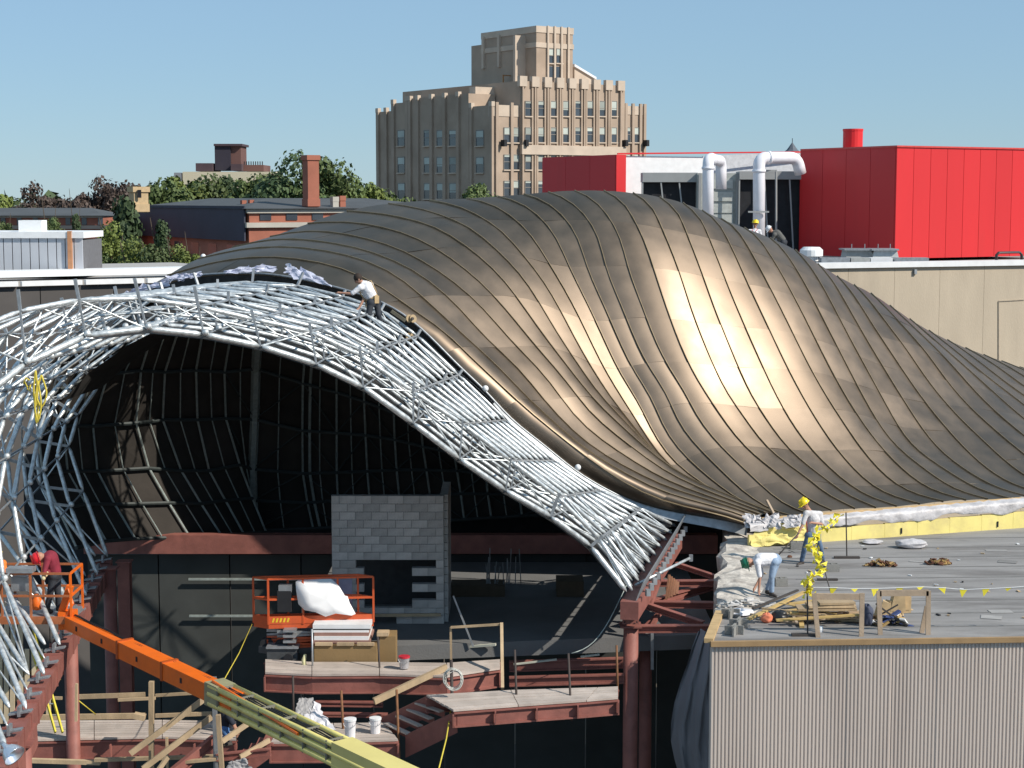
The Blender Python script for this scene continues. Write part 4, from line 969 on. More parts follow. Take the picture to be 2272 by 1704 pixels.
deck('plank landing with the white buckets at the foot of the short stair', [(600,1646),(740,1645),(884,1640)], [(625,1606),(740,1604),(852,1603)], 8.6, 7, .40)
deck('striped sunlit walkway at the head of the short stair', [(1006,1575),(1150,1564),(1301,1553),(1372,1547)], [(945,1541),(1133,1530),(1326,1524),(1372,1522)], 9.45, 6, .32)
deck('upper curved plank edge with red beam below the orange lift', [(588,1492),(692,1497),(842,1496),(991,1500),(1110,1482)], [(588,1462),(692,1468),(842,1468),(991,1470),(1110,1462)], 9.42, 4, .38)
# lower shadowed walkway and cross beams
t = thing('rear_beam_row', P(1240,1500,41), 'dark red beams crossing behind the striped walkway', 'beam')
for (a, b, h1) in (((1130,1478,41.2),(1385,1470,41.2),.25),((1130,1512,40.2),(1385,1505,40.2),.22),((700,1560,38.5),(850,1562,38.5),.12),((700,1585,38.3),(860,1587,38.3),.08)):
    MB().ibeam(P(*a), P(*b), .16, h1).build('cross_beam', M_rust, t)
t = thing('lower_timber_ledge', P(200,1690,37), 'long pale timber running below the left deck', 'timber')
MB().beam(P(60,1687,37), P(222,1692,37), .1,.09).build('timber_piece', M_wood, t); MB().beam(P(210,1686,36.8), P(480,1678,36.8), .1,.07).build('timber_piece', M_wood, t)
# stair
st = thing('short_steel_stair', G(905,1660,8.6), 'short red steel stair of five treads linking the landing and the striped walkway', 'stair')
tr = [((945,1545),(1003,1572),9.36),((930,1557),(985,1576),9.2),((912,1571),(962,1592),9.02),((888,1586),(938,1608),8.84),((862,1602),(912,1625),8.68)]
for (b, f, z) in tr[1:]:
    B_, F_ = G(*b, z), G(*f, z); n = (F_-B_).cross(Vector((0,0,1))).normalized()*.13
    if n.x > 0: n = -n
    MB().prism([B_, F_, F_+n, B_+n], (0,0,-.03)).build('tread', M_woodg, st); MB().prism([B_, F_, F_+Vector((0,0,-.16)), B_+Vector((0,0,-.16))], (.02,0,0)).build('riser', M_rust, st)
a = G(1004,1578,9.40); b = G(912,1630,8.62)
for o in (Vector((0,-.03,0)), G(940,1545,9.4)-a): MB().prism([a+o+Vector((.1,0,.02)), b+o+Vector((-.12,0,0)), b+o+Vector((-.12,0,-.5)), a+o+Vector((.1,0,-.45))], (0,.03,0)).build('stringer', M_rust, st)
# second stair flight going down to the left under the boom
st = thing('lower_steel_stair', P(600,1640,36), 'red steel stair stringer dropping left beside the diagonal planks', 'stair')
for o in (0, .9):
    a = P(600,1650,36)+Vector((0,o,0)); b = P(500,1722,36)+Vector((0,o,0)); MB().prism([a, b, b+Vector((0,0,-.3)), a+Vector((0,0,-.3))], (0,.04,0)).build('stringer', M_rust, st)
for k in range(5):
    p = P(592-k*18,1652+k*13,36); MB().box(p+Vector((0,.47,-.02)), (.24,.86,.04)).build('tread', M_rust, st)
st = thing('leaning_red_stringer', P(420,1690,35.6), 'long red steel stringer lying diagonally among the planks at the bottom left', 'steel stringer')
MB().ibeam(P(478,1640,35.8), P(385,1715,35.2), .12,.22).build('stringer', M_rust, st); MB().ibeam(P(480,1680,35.6), P(600,1668,35.6), .12,.16).build('cross_piece', M_rust, st)
# posts, rails, diagonal planks (each a thing)
def stick(name, a, b, w1, h1, label, cat, m=None, rnd_=False):
    mb = MB(); A, B = P(*a), P(*b)
    (mb.tube([A, B], w1/2, 8) if rnd_ else mb.beam(A, B, w1, h1)); return tag(mb.build(name, m or M_wood, smooth=rnd_), label, cat)
M_rodr = mat('rusty_rod', (.20,.09,.04), .8, 0, .3, 8); M_dkpost = mat('dark_post', (.06,.045,.04), .8)
stick('timber_post',(336,1512,36.3),(336,1730,36.3),.10,.12,'tall pale timber post in front of the left deck, right of the round column','post')
stick('timber_post',(170,1517,36.8),(169,1600,36.8),.05,.08,'thin pale lath against the right side of the front round column','post')
stick('grey_post',(475,1502,35.6),(480,1730,35.6),.09,.09,'slender grey post rising through the boom joint','post',M_galvd)
stick('timber_post',(484,1586,35.4),(494,1730,35.4),.09,.11,'leaning timber post just right of the grey post','post')
stick('timber_post',(370,1636,36),(372,1730,36),.05,.06,'short white lath in front of the left deck edge','post')
stick('guard_rail_board',(173,1546,41.0),(322,1541,41.0),.05,.11,'upper guard board behind the left deck, left of the tall timber post','board')
stick('guard_rail_board',(262,1553,40.9),(345,1549,40.9),.05,.07,'short lower guard board overlapping the tall timber post','board')
stick('guard_rail_board',(345,1543,41.0),(475,1535,41.0),.05,.07,'upper guard board right of the tall timber post','board')
stick('guard_rail_board',(92,1548,41.0),(138,1549,41.0),.05,.07,'short guard board left of the front round column','board')
stick('toe_board',(72,1592,40.9),(322,1588,40.9),.06,.13,'low toe board lying along the back of the left deck','board')
stick('toe_board',(345,1588,40.9),(470,1583,40.9),.06,.09,'narrow toe board right of the tall timber post','board')
stick('scrap_timber',(298,1587,38.2),(322,1592,38.2),.18,.12,'stub of yellow scrap timber on the left deck','timber')
stick('diagonal_plank',(289,1672,35.5),(457,1548,35.9),.05,.12,'longest diagonal plank crossing in front of the left deck','plank')
stick('diagonal_plank',(317,1706,35.2),(470,1590,35.8),.05,.12,'diagonal plank below and parallel to the longest one','plank')
stick('diagonal_plank',(493,1645,35.6),(562,1597,36.2),.05,.11,'short diagonal plank right of the leaning timber post','plank')
stick('diagonal_plank',(533,1680,35.4),(598,1642,35.9),.05,.10,'bright diagonal plank lying on the red stair stringer','plank')
stick('diagonal_plank',(352,1708,35),(372,1680,35.2),.05,.10,'stubby diagonal plank end at the bottom by the white lath','plank')
stick('diagonal_plank',(830,1556,37.6),(991,1480,38.6),.08,.14,'pale plank sloping up to the coiled cable on the middle rod','plank')
stick('flat_plank',(410,1690,35.4),(480,1684,35.4),.10,.06,'flat plank end low beside the grey post','plank')
for (a, b, w_, lb_, m_) in (((757,1532,37.2),(763,1648,37.0),.055,'rusty rod post on the landing beside the left white bucket',M_rodr),
    ((880,1530,37),(886,1690,36.4),.055,'rusty rod post at the foot of the short stair',M_rodr),
    ((1001,1465,37.4),(1005,1618,36.4),.07,'dark rod post carrying the coiled cable',M_dkpost),
    ((1142,1442,37.2),(1147,1575,36.6),.05,'dark rod post, first right of the coil on the striped walkway',M_dkpost),
    ((1261,1450,37.2),(1268,1600,36.4),.05,'dark rod post, second right of the coil on the striped walkway',M_dkpost),
    ((1368,1432,37.6),(1371,1560,37.6),.05,'dark rod post with orange paint close to the right red columns',M_rodr),
    ((650,1500,37.6),(651,1600,37.6),.05,'dark rod post under the upper deck left of the heap of white sheeting',M_dkpost),
    ((838,1412,39.2),(848,1575,38.8),.045,'thin dark pole in front of the plywood crate right end',M_dkpost),
    ((692,1396,39.2),(694,1502,39.2),.045,'thin pole at the left end of the plywood crate',M_galvd),
    ((668,1490,38.8),(669,1560,38.8),.04,'thin grey pole hanging below the upper deck',M_galvd)):
    stick('rod_post', a, b, w_, w_, lb_, 'post', m_, True)
t = thing('timber_guard_frame', P(1113,1440,39.5), 'timber guard frame with top rail beside the block shaft', 'guard rail')
MB().beam(P(1113,1384,39.5), P(1115,1528,38.0), .07,.09).build('post', M_wood, t); MB().beam(P(1000,1392,39.6), P(1001,1470,39.6), .05,.05).build('post', M_wood, t)
MB().beam(P(1000,1392,39.55), P(1113,1385,39.5), .05,.05).build('top_rail', M_wood, t); MB().beam(P(888,1446,41.5), P(1100,1430,41.0), .10,.05).build('floor_edge', mat('pale_batten',(.50,.50,.42),.8), t)
stick('floor_batten',(1140,1474,40.6),(1235,1463,40.6),.08,.03,'pale batten on the floor edge above the striped walkway, left one','batten',mat('pale_batten',(.50,.50,.42),.8))
stick('floor_batten',(1288,1457,40.6),(1330,1452,40.6),.08,.03,'pale batten on the floor edge above the striped walkway, right one','batten',mat('pale_batten',(.50,.50,.42),.8))
stick('leaning_bar',(1006,1322,41),(1050,1434,41),.04,.04,'thin grey bar leaning in the dark beside the block shaft','bar',M_galvd)
# coil of cable
t = thing('cable_coil', P(1004,1500,36.6), 'coil of pale cable hung on the dark rod post', 'cable coil'); rr = random.Random(2)
for k in range(6):
    c = P(1005+rr.uniform(-2,2),1506+rr.uniform(-2,2),36.5); R_ = .19+rr.uniform(-.03,.03); ph = rr.uniform(0,1)
    MB().tube([c+Vector((math.cos(g+ph)*R_, -.04+.05*math.sin(2*g+k), math.sin(g+ph)*R_*1.15)) for g in [2*math.pi*q_/20 for q_ in range(21)]], .011, 5).build('cable_loop', mat('pale_cable',(.50,.50,.46),.6), t, smooth=True)
def rope(pts, r, m_, label, cat='rope'): return tag(MB().tube(pts, r, 6).build('rope' if cat == 'rope' else 'cable', m_, smooth=True), label, cat)
M_yrope = mat('yellow_rope', (.62,.50,.06), .7)
rope([P(1000,1577,36.3), P(990,1640,35), P(972,1712,33.5)], .015, M_yrope, 'yellow rope hanging down from the head of the short stair')
rope([P(559,1385,40), P(530,1450,37.5), P(495,1512,35)], .010, M_yrope, 'thin yellow rope slung from the orange lift to the boom')
rope([P(1390,1298,40.2)]+[P(1390-122*f,1298+150*f+38*math.sin(f*3.1),40.2-.6*f) for f in [k/10 for k in range(1,11)]], .012, M_innerr, 'dark cable drooping from the right end of the lattice to a rod post', 'cable')
rope([P(116,1478,37), P(134,1508,37.2)], .014, M_yrope, 'short yellow rope behind the left foot beam')
rope([P(175,1555,37.4), P(212,1585,37.8)], .012, M_yrope, 'thin yellow cord crossing behind the left guard board')
rr = random.Random(8)
def loop(cu, v0, v1, w_, Y): return [P(cu+w_*math.sin(2*math.pi*g_)*(.5+.5*math.sin(math.pi*g_)), v0+(v1-v0)*(1-abs(1-2*g_)), Y) for g_ in [k/16 for k in range(17)]]
t = thing('yellow_rope_bundle', P(85,880,33.4), 'bundle of yellow rope looped over the tubes at upper left of the lattice', 'rope')
for a in (loop(79,822,905,5,33.4), loop(84,845,938,8,33.3), loop(81,870,940,4,33.5), loop(92,832,906,13,33.4), [P(60+8*math.sin(k),862-k*4+10*(k%2),33.4) for k in range(8)]):
    MB().tube(a, .018, 6).build('rope_loop', M_yrope, t, smooth=True)
rope([P(1397,1175,46.5), P(1440,1190,47), P(1490,1176,47)], .018, mat('pale_rope',(.55,.52,.35),.7), 'pale rope slung under the flared edge of the metal roof')
# buckets
def bucket(u, v0, v1, Y, label, lid, col, rw=.13, open_=False):
    p = P(u, v1, Y); h = P(u, v0, Y).z-p.z; t = thing('bucket', p, label, 'bucket')
    MB().lathe(p, [(rw*.86,0),(rw,h*.95),(rw*1.06,h*.95),(rw*1.06,h)], 18).build('pail', col, t, smooth=False)
    MB().lathe(p+Vector((0,0,h)), [(rw*1.09,-.02),(rw*1.09,.02),(.03,.025)], 18).build('lid', lid, t)
    MB().tube([p+Vector((math.cos(g)*rw*1.05, -.02-abs(math.sin(g))*.03-rw*.9, h*.9-math.sin(g)*rw*.8)) for g in [math.pi*k/8 for k in range(9)]], .006, 5).build('handle', M_galvd, t)
M_pail = mat('pail_white', (.74,.72,.74), .4, 0, .05, 4)
Yk = lambda v, z: G(1000, v, z).y
bucket(777,1596,1637,Yk(1637,8.6),'white plastic bucket left on the landing beside the rusty rod',M_white,M_pail,.125)
bucket(833,1594,1626,Yk(1626,8.6),'white plastic bucket right on the landing nearer the stair',M_white,M_pail,.12)
bucket(897,1457,1482,Yk(1482,9.45),'silver paint can with a red lid on the upper deck',mat('red_lid',(.55,.03,.05),.4),mat('tin',(.55,.55,.58),.35,.6),.12)
# crate and stack
M_ply = mat('plywood', (.26,.17,.075), .8, 0, .15, 1.2, .15, 15)
def bx4(name, u0, u1, v0, v1, Y, dp, m_, par): a = P(u0,v0,Y); b = P(u1,v1,Y); return MB().box(((a.x+b.x)/2, Y+dp/2, (a.z+b.z)/2), (b.x-a.x, dp, a.z-b.z)).build(name, m_, par)
t = thing('plywood_crate', P(766,1488,39.6), 'long brown plywood sided crate on the upper deck below the orange lift', 'crate')
bx4('side_board',697,836,1434,1486,39.6,.5,M_ply,t); bx4('bottom_runner',697,836,1487,1494,39.55,.5,M_wood,t)
for u in (697,745,790): bx4('top_batten',u+2,u+40,1427,1433,39.55,.1,M_wood,t)
t = thing('brown_box', P(860,1480,39.9), 'taller brown plywood box beside the right end of the long crate', 'box'); bx4('side_board',842,878,1412,1480,39.9,.6,M_ply,t); bx4('top_strip',836,862,1404,1412,39.85,.3,M_wood,t)
t = thing('sheet_stack', P(757,1420,39.8), 'stack of white sheets and brown spacers lying under the orange lift', 'stack')
rr = random.Random(3)
for k, (v0, v1, u1, m_) in enumerate(((1386,1396,822,M_white),(1396,1399,820,M_black),(1399,1404,818,M_white),(1404,1412,818,mat('brown_spacer',(.30,.17,.14),.8)),(1412,1421,818,M_white),(1421,1428,822,mat('brown_spacer',(.30,.17,.14))))):
    bx4('sheet', 692+rr.uniform(0,8), u1, v0, v1-.4, 39.9-.1*k*.3, 1.1, m_, t)
t = thing('generator', P(630,1470,40.2), 'dark grey machine standing in shade left of the plywood crate', 'machine')
bx4('body',592,660,1440,1478,40.0,.7,mat('dark_machine',(.07,.075,.08),.6,0,.2,5),t); bx4('top_frame',590,662,1436,1440,39.95,.75,M_galvd,t)
MB().lathe(P(640,1460,39.95), [(.02,0),(.11,0),(.11,.06),(.02,.06)], 14, axis=(0,-1,0)).build('wheel', M_black, t)
for v in (1398,1410,1422): bx4('panel',628,656,v,v+5,40.0,.6,M_galvd,t)
t = thing('yellow_glove', P(676,1465,39.3), 'pale yellow cloth strip hanging at the left end of the crate', 'cloth')
MB().tube([P(677,1452,39.3),P(674,1464,39.3),P(675,1474,39.3),P(681,1480,39.3)], [.03,.05,.05,.03], 8).build('cloth_strip', mat('pale_yellow',(.66,.62,.36),.8), t, smooth=True)
def crumple(name, uvY, m_, label, cat, seed, amp=.06, thick=None, par=None):
    """a sheet over a ring of points, crumpled; corners (u,v,Y) in order"""
    r = random.Random(seed); A, B, C_, D = [P(*q_) for q_ in uvY]; n = 12; rows = []
    for i in range(n+1):
        row = []
        for j in range(n+1):
            a, b = i/n, j/n; p = A.lerp(B, b).lerp(D.lerp(C_, b), a); row.append(p+Vector((r.gauss(0,amp), r.gauss(0,amp), r.gauss(0,amp)*.8)))
        rows.append(row)
    o = MB().grid(rows).build(name, m_, par, smooth=False); 
    if par is None: tag(o, label, cat)
    s_ = o.modifiers.new('soft', 'SUBSURF'); s_.levels = s_.render_levels = 1; return o
M_sheet = mat('white_sheeting', (.72,.71,.74), .5, 0, .08, 3); M_sheetg = mat('grey_sheeting', (.33,.32,.32), .6, 0, .1, 3)
crumple('sheeting_heap', [(678,1556,37.9),(706,1560,37.9),(744,1622,36.9),(676,1634,36.8)], M_sheet, 'heap of bright white sheeting spilling over the landing behind the boom', 'sheeting', 5, .035)
crumple('grey_sheeting', [(662,1548,37.9),(698,1550,37.9),(692,1590,37.5),(655,1592,37.4)], M_sheetg, 'upright grey piece of sheeting above the white heap', 'sheeting', 6, .02)
stick('bent_flashing',(556,1545,38.4),(640,1588,38.0),.05,.22,'bent grey sheet metal strip behind the boom','sheet metal',M_galvd)
crumple('grey_bundle', [(505,1692,34.8),(545,1680,34.8),(560,1715,34.6),(500,1720,34.6)], M_sheetg, 'grey plastic bundle at the bottom edge under the bright plank', 'bundle', 7, .03)
# work lamp, studs, ladder
t = thing('work_lamp', P(25,1668,28.2), 'shiny silver dome work lamp at the bottom left corner', 'lamp')
p = P(12,1656,28.2); ax = Vector((.75,-.45,-.55)); M_chr = mat('chrome', (.80,.83,.90), .28, .8, .03, 3)
MB().lathe(p, [(.03,-.10),(.05,0),(.06,.03),(.11,.07),(.16,.14),(.19,.24),(.195,.25),(.18,.24),(.15,.14),(.05,.05)], 22, axis=ax).build('reflector', M_chr, t, smooth=True)
MB().tube([p, p+Vector((-.15,.05,.12))], .02, 6).build('bracket', M_galvd, t)
sw = thing('stud_wall', P(40,1600,41.5), 'row of pale timber studs behind the left lattice feet', 'stud wall'); rr = random.Random(6)
for k, u in enumerate(range(-30, 118, 15)):
    MB().beam(P(u,1340 if u < 60 else 1440,41.5), P(u+rr.uniform(-3,5),1605,41.5), .11,.05).build('stud', mat('pale_stud',(.60,.49,.33),.8,0,.1,3,objvar=.1), sw)
for v in (1400,1492,1552): MB().beam(P(-30,v,41.6), P(112 if v > 1450 else 60,v,41.6), .05,.09).build('cross_stud', M_wood, sw)
ld = thing('yellow_ladder', P(137,1625,37.6), 'yellow fibreglass ladder leaning behind the left foot beam', 'ladder'); M_yl = mat('yellow_fibreglass', (.68,.56,.04), .45)
for o in (-7, 9): MB().beam(P(60+o,1378,39), P(130+o,1625,37.4), .035,.08).build('rail', M_yl, ld)
for k in range(10): f = (k+.5)/10; A_2 = P(53,1378,39).lerp(P(123,1625,37.4), f); B_2 = P(69,1378,39).lerp(P(139,1625,37.4), f); MB().tube([A_2,B_2], .018, 6).build('rung', M_galvd, ld)
# hints of stored frames inside the dark
t = thing('stored_rebar', P(1110,1290,46), 'cluster of thin upright grey rods standing in the dark cavity', 'rods'); rr = random.Random(12)
for k in range(16):
    u = 1075+rr.uniform(0,85); MB().tube([P(u,1215+rr.uniform(0,50),46), P(u+rr.uniform(-6,6),1295,46)], .014, 5).build('rod', M_galvd, t)
t = thing('dark_crates', P(1270,1350,46), 'brown boxes barely visible in the dark cavity', 'boxes')
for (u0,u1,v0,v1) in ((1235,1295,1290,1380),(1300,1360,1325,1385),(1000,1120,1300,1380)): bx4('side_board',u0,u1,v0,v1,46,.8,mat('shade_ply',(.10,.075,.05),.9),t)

# ======================= orange scissor lift =======================
M_or = mat('orange_red_paint', (.62,.105,.03), .45, 0, .08, 4, stain=((.35,.07,.03), 6, .3)); M_orb = mat('bright_orange', (.82,.155,.012), .42, 0, .06, 2, stain=((.45,.10,.03), 3, .25))
zf = P(596,1386,40.2).z; N0 = P(596,1386,40.2); R0 = G(829,1380,zf); L0_ = G(563,1381,zf); 
ex = (R0-N0); ey = (L0_-N0); sl_ = thing('scissor_lift', N0, 'orange scissor lift basket with guard rails in front of the block shaft', 'scissor lift')
def LFP(a, b, h): return N0+ex*a+ey*b+Vector((0,0,h))
H = 1.08
MB().prism([LFP(0,0,-.10), LFP(1,0,-.10), LFP(1,1,-.10), LFP(0,1,-.10)], (0,0,.12)).build('platform', M_or, sl_)
for a in (0,.33,.66,1):
    for b in (0,1): MB().beam(LFP(a,b,0), LFP(a,b,H), .045,.045).build('rail_post', M_or, sl_)
for h in (H, H*.55):
    for b in (0,1): MB().beam(LFP(0,b,h), LFP(1,b,h), .04,.045).build('guard_rail', M_or, sl_)
    for a in (0,1): MB().beam(LFP(a,0,h), LFP(a,1,h), .04,.045).build('guard_rail', M_or, sl_)
for b in (0,1): MB().beam(LFP(0,b,.10), LFP(1,b,.10), .02,.18).build('toe_board', M_or, sl_)
for a in (0,1): MB().beam(LFP(a,0,.10), LFP(a,1,.10), .02,.18).build('toe_board', M_or, sl_)
m_y = mat('hazard_yellow', (.75,.50,.03), .5)
for k in range(5):
    a = .03+k*.035; MB().prism([LFP(a,-.006,.05), LFP(a+.018,-.006,.05), LFP(a+.030,-.006,.15), LFP(a+.012,-.006,.15)], (0,-.012,0)).build('hazard_stripe', m_y, sl_)
MB().box(LFP(.2,.3,.55), (.32,.25,.5)).build('control_box', M_black, sl_); MB().box(LFP(.2,.25,.85), (.30,.22,.16)).build('control_panel', M_galvd, sl_)
for k in range(3):
    z = -.18-k*.14
    for b in (.15,.85): MB().beam(LFP(.1,b,z), LFP(.9,b,z-.12), .04,.07).beam(LFP(.1,b,z-.12), LFP(.9,b,z), .04,.07).build('scissor_arm', M_or if k else M_galvd, sl_)
MB().prism([LFP(.03,.08,-.72), LFP(.97,.08,-.72), LFP(.97,.92,-.72), LFP(.03,.92,-.72)], (0,0,.16)).build('chassis', mat('dark_machine',(.07,.075,.08)), sl_)
wm = MB().lathe((0,0,0), [(.02,-.05),(.16,-.05),(.16,.05),(.02,.05)], 14, axis=(0,1,0)).mesh('wheel', M_black)
for a in (.12,.88):
    for b in (.02,.98): inst(wm, 'wheel', sl_, (LFP(a,b,0).x, LFP(a,b,0).y, 9.45+.16))
# white sheet blazing in the sun, leaning in the basket
pts_ = [(656,1291),(664,1286),(735,1284),(752,1300),(765,1322),(771,1323),(776,1338),(789,1362),(780,1366),(745,1361),(722,1368),(700,1358),(676,1354),(662,1340),(657,1310)]
Q = [P(u, v, 40.24+.10*(1368-v)/84+.0012*(u-720)+.03*math.sin(k*2.1)) for k, (u, v) in enumerate(pts_)]; cen = sum(Q, Vector())/len(Q)
m = MB(); n_ = len(Q); ring = [q_.lerp(cen, .45)+Vector((0,-.03,.01)) for q_ in Q]
m.add(Q+ring+[cen+Vector((0,-.035,0))], [(k,(k+1)%n_,n_+(k+1)%n_,n_+k) for k in range(n_)]+[(n_+k,n_+(k+1)%n_,2*n_) for k in range(n_)])
o = m.build('white_plastic_sheet', mat('glossy_white', (.92,.92,.93), .25, 0, .02, 3), smooth=True); tag(o, 'dazzling white plastic sheet bulging inside the orange scissor lift basket', 'plastic sheet'); s_ = o.modifiers.new('t','SOLIDIFY'); s_.thickness = .01
t = thing('blue_grey_board', P(765,1340,40.9), 'blue grey board standing behind the dazzling sheet in the lift', 'board'); bx4('board_face',740,782,1285,1352,40.95,.04,mat('blue_grey',(.26,.29,.42),.5),t)

# ======================= boom lift =======================
bl = thing('boom_lift', P(478,1538,33.5), 'telescopic boom lift, orange upper boom sliding from a yellow lower boom', 'boom lift')
T0 = P(146,1376,36.7); T1 = P(482,1537,32.2); T2 = T0+(T1-T0)*3.0
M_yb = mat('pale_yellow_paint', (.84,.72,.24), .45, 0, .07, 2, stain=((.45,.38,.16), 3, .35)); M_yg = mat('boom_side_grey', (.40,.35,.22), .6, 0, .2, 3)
MB().beam(T0, T0.lerp(T1,.48), .26,.27).build('inner_boom', M_orb, bl); MB().beam(T0.lerp(T1,.42), T0.lerp(T1,1.12), .34,.34).build('middle_boom', M_orb, bl)
Y0 = T0.lerp(T1,1.0); Yd = (T1-T0).normalized(); Y1 = T0+Yd*((T1-T0).length*2.1); sd_ = Yd.cross(Vector((0,0,1))).normalized(); upv = sd_.cross(Yd)
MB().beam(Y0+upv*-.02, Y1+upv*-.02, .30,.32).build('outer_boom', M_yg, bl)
for (o, uo, r_) in ((-.17,.17,.05),(.17,.17,.05),(-.17,-.17,.055),(.17,-.17,.05),(-.18,.02,.055)):
    MB().tube([Y0+sd_*o*-1+upv*uo, Y1+sd_*o*-1+upv*uo], r_, 8).build('boom_rail', M_yb, bl, smooth=True)
for k in range(6):
    p = Y0.lerp(Y1, .05+k*.105); MB().beam(p-Yd*.018, p+Yd*.018, .43,.42).build('clamp_band', mat('clamp_grey',(.20,.19,.15),.6), bl)
MB().beam(Y0.lerp(Y1,.60), Y1+Yd*3, .44,.46).build('boom_base', mat('deep_yellow',(.70,.60,.22),.45,0,.05,2), bl)
MB().beam(Y0-Yd*.12, Y0+Yd*.3, .42,.44).build('boom_collar', mat('collar_olive',(.30,.28,.16),.6), bl)
MB().tube([Y0+upv*.24+sd_*.1, Y0+Yd*3+upv*.10+sd_*.24], .03, 6).build('hose', M_orb, bl)
for q_ in range(3): MB().tube([Y0+Yd*(.3*k)+upv*(.175+.012*math.sin(k*1.9+q_))+sd_*(-.05+.05*q_+.01*math.sin(k+q_)) for k in range(24)], .014, 5).build('hose', M_black, bl, smooth=True)
for q_ in range(2): MB().tube([T0.lerp(T1, k/14)+upv*(.155+.01*math.sin(k*2.1))+sd_*(.04*q_-.10) for k in range(15)], .012, 5).build('hose', M_black, bl, smooth=True)
for f in (.12,.3,.55,.83): p = T0.lerp(T1, f); MB().beam(p-Yd*.03, p+Yd*.03, .28 if f < .42 else .36,.10).build('pin_boss', M_black, bl)
for f in (.42,.71): p = T0.lerp(T1, f); MB().beam(p-Yd*.04, p+Yd*.04, .37,.38).build('wear_pad', mat('dark_orange',(.42,.08,.01),.5), bl)
MB().beam(T0+Vector((-.1,0,.1)), T0+Vector((.12,-.02,.75)), .12,.14).build('jib_link', M_orb, bl); MB().box(T0+Vector((.05,0,.02)), (.34,.34,.38)).build('pivot_head', M_orb, bl)
MB().tube([T0+Vector((.08,-.1,.7)), T0+Vector((.2,-.16,.4)), T0+Vector((.05,-.16,.1))], .03, 6).build('hose', M_orb, bl)
# basket
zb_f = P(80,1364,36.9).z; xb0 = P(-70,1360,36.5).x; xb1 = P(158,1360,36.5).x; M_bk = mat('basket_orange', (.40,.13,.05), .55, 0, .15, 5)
MB().box(((xb0+xb1)/2, 37.0, zb_f), (xb1-xb0, 1.0, .10)).build('basket_floor', M_galvd, bl); MB().box(((xb0+xb1)/2, 36.48, zb_f-.02), (xb1-xb0, .04, .16)).build('toe_board', M_bk, bl)
for yy in (36.5, 37.5):
    for h in (.5, .98): MB().beam((xb0,yy,zb_f+h), (xb1,yy,zb_f+h), .04,.045).build('guard_rail', M_bk, bl)
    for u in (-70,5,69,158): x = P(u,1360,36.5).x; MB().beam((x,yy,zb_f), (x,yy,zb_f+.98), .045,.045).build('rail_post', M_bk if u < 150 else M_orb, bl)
for h in (.5,.98): MB().beam((xb1,36.5,zb_f+h), (xb1,37.5,zb_f+h), .04,.045).build('guard_rail', M_orb, bl)
bucket(28,1322,1352,36.9,'pale grey bucket standing in the boom lift basket',M_galvd,mat('grey_pail',(.45,.46,.50),.5),.13)
t = thing('grey_tool_tray', P(40,1300,36.7), 'grey control tray hooked on the front rail of the boom basket', 'tray'); bx4('tray_body',24,66,1281,1312,36.6,.2,M_galvd,t); bx4('tray_lid',12,72,1262,1272,36.45,.3,M_galvd,t)
t = thing('orange_gas_bottle', P(84,1350,36.9), 'small bright orange canister on the floor of the boom basket', 'canister')
p = P(82,1352,36.8); MB().lathe(p, [(.09,0),(.11,.05),(.11,.22),(.05,.30),(.05,.34)], 14).build('canister_body', M_orb, t, smooth=True)
# ======================= things on the flat roof =======================
def gr(u, v): return G(u, v, ZR)
def rY(v, u=1800): return G(u, v, ZR).y
M_dk = mat('dark_iron', (.06,.05,.045), .7)
t = thing('warning_line_stand', gr(1879,1238), 'thin dark stand on a flat plank base nearer the yellow curb', 'stand')
Y_ = rY(1238,1879); MB().tube([P(1877,1137,Y_), P(1879,1237,Y_)], .018, 6).build('pole', M_dk, t); MB().box(gr(1879,1239)+Vector((0,0,.03)), (.66,.12,.05)).build('base_plate', M_dk, t)
t = thing('warning_line_stand', gr(1793,1411), 'dark stand at the roof front edge holding the yellow pennant bundle', 'stand')
Y_ = rY(1411,1793); MB().tube([P(1791,1296,Y_), P(1792,1411,Y_)], .018, 6).build('pole', M_dk, t); MB().box(gr(1785,1411)+Vector((0,0,.03)), (.55,.14,.05)).build('base_plate', M_dk, t)
MB().lathe(gr(1820,1402), [(.05,0),(.06,.05),(.05,.12)], 10).build('weight', M_white, t)
t = thing('warning_line_stand', gr(1850,1342), 'leaning dark stand behind the lumber pile', 'stand')
MB().tube([P(1822,1240,rY(1330)), gr(1852,1344)], .016, 6).build('pole', M_dk, t); MB().box(gr(1836,1288)+Vector((0,0,.03)), (.5,.1,.04)).build('base_plate', M_dk, t)
# pennant line and bundle
M_pen = mat('yellow_pennant', (.86,.74,.05), .6, 0, .05, 3)
pl = thing('pennant_line', P(1795,1305,rY(1411)), 'rope of small yellow triangular pennants strung across the flat roof', 'pennant line')
Lp = [(1795,1303),(1850,1304),(1896,1306),(1942,1306),(1996,1304),(2042,1302),(2090,1304),(2138,1308),(2188,1306),(2238,1304),(2290,1300),(2345,1303)]
Yl_ = rY(1411)
MB().tube([P(u,v,Yl_+.4) for u,v in Lp], .008, 5).build('line', M_white, pl)
rr = random.Random(14)
for k, (u, v) in enumerate(Lp[1:]):
    a = P(u-9,v,Yl_+.4); b = P(u+9,v-1,Yl_+.4); c = P(u+rr.uniform(-8,8),v+rr.choice((8,14,18)),Yl_+.4+rr.uniform(-.05,.05))
    MB().add([a,b,c,a+Vector((0,.006,0)),b+Vector((0,.006,0)),c+Vector((0,.006,0))], [(0,1,2),(5,4,3),(0,3,4,1),(1,4,5,2),(2,5,3,0)]).build('pennant', M_pen, pl)
bnd = thing('pennant_bundle', P(1792,1300,Yl_), 'tangled hanging bundle of yellow pennants in front of the standing worker', 'pennant bundle')
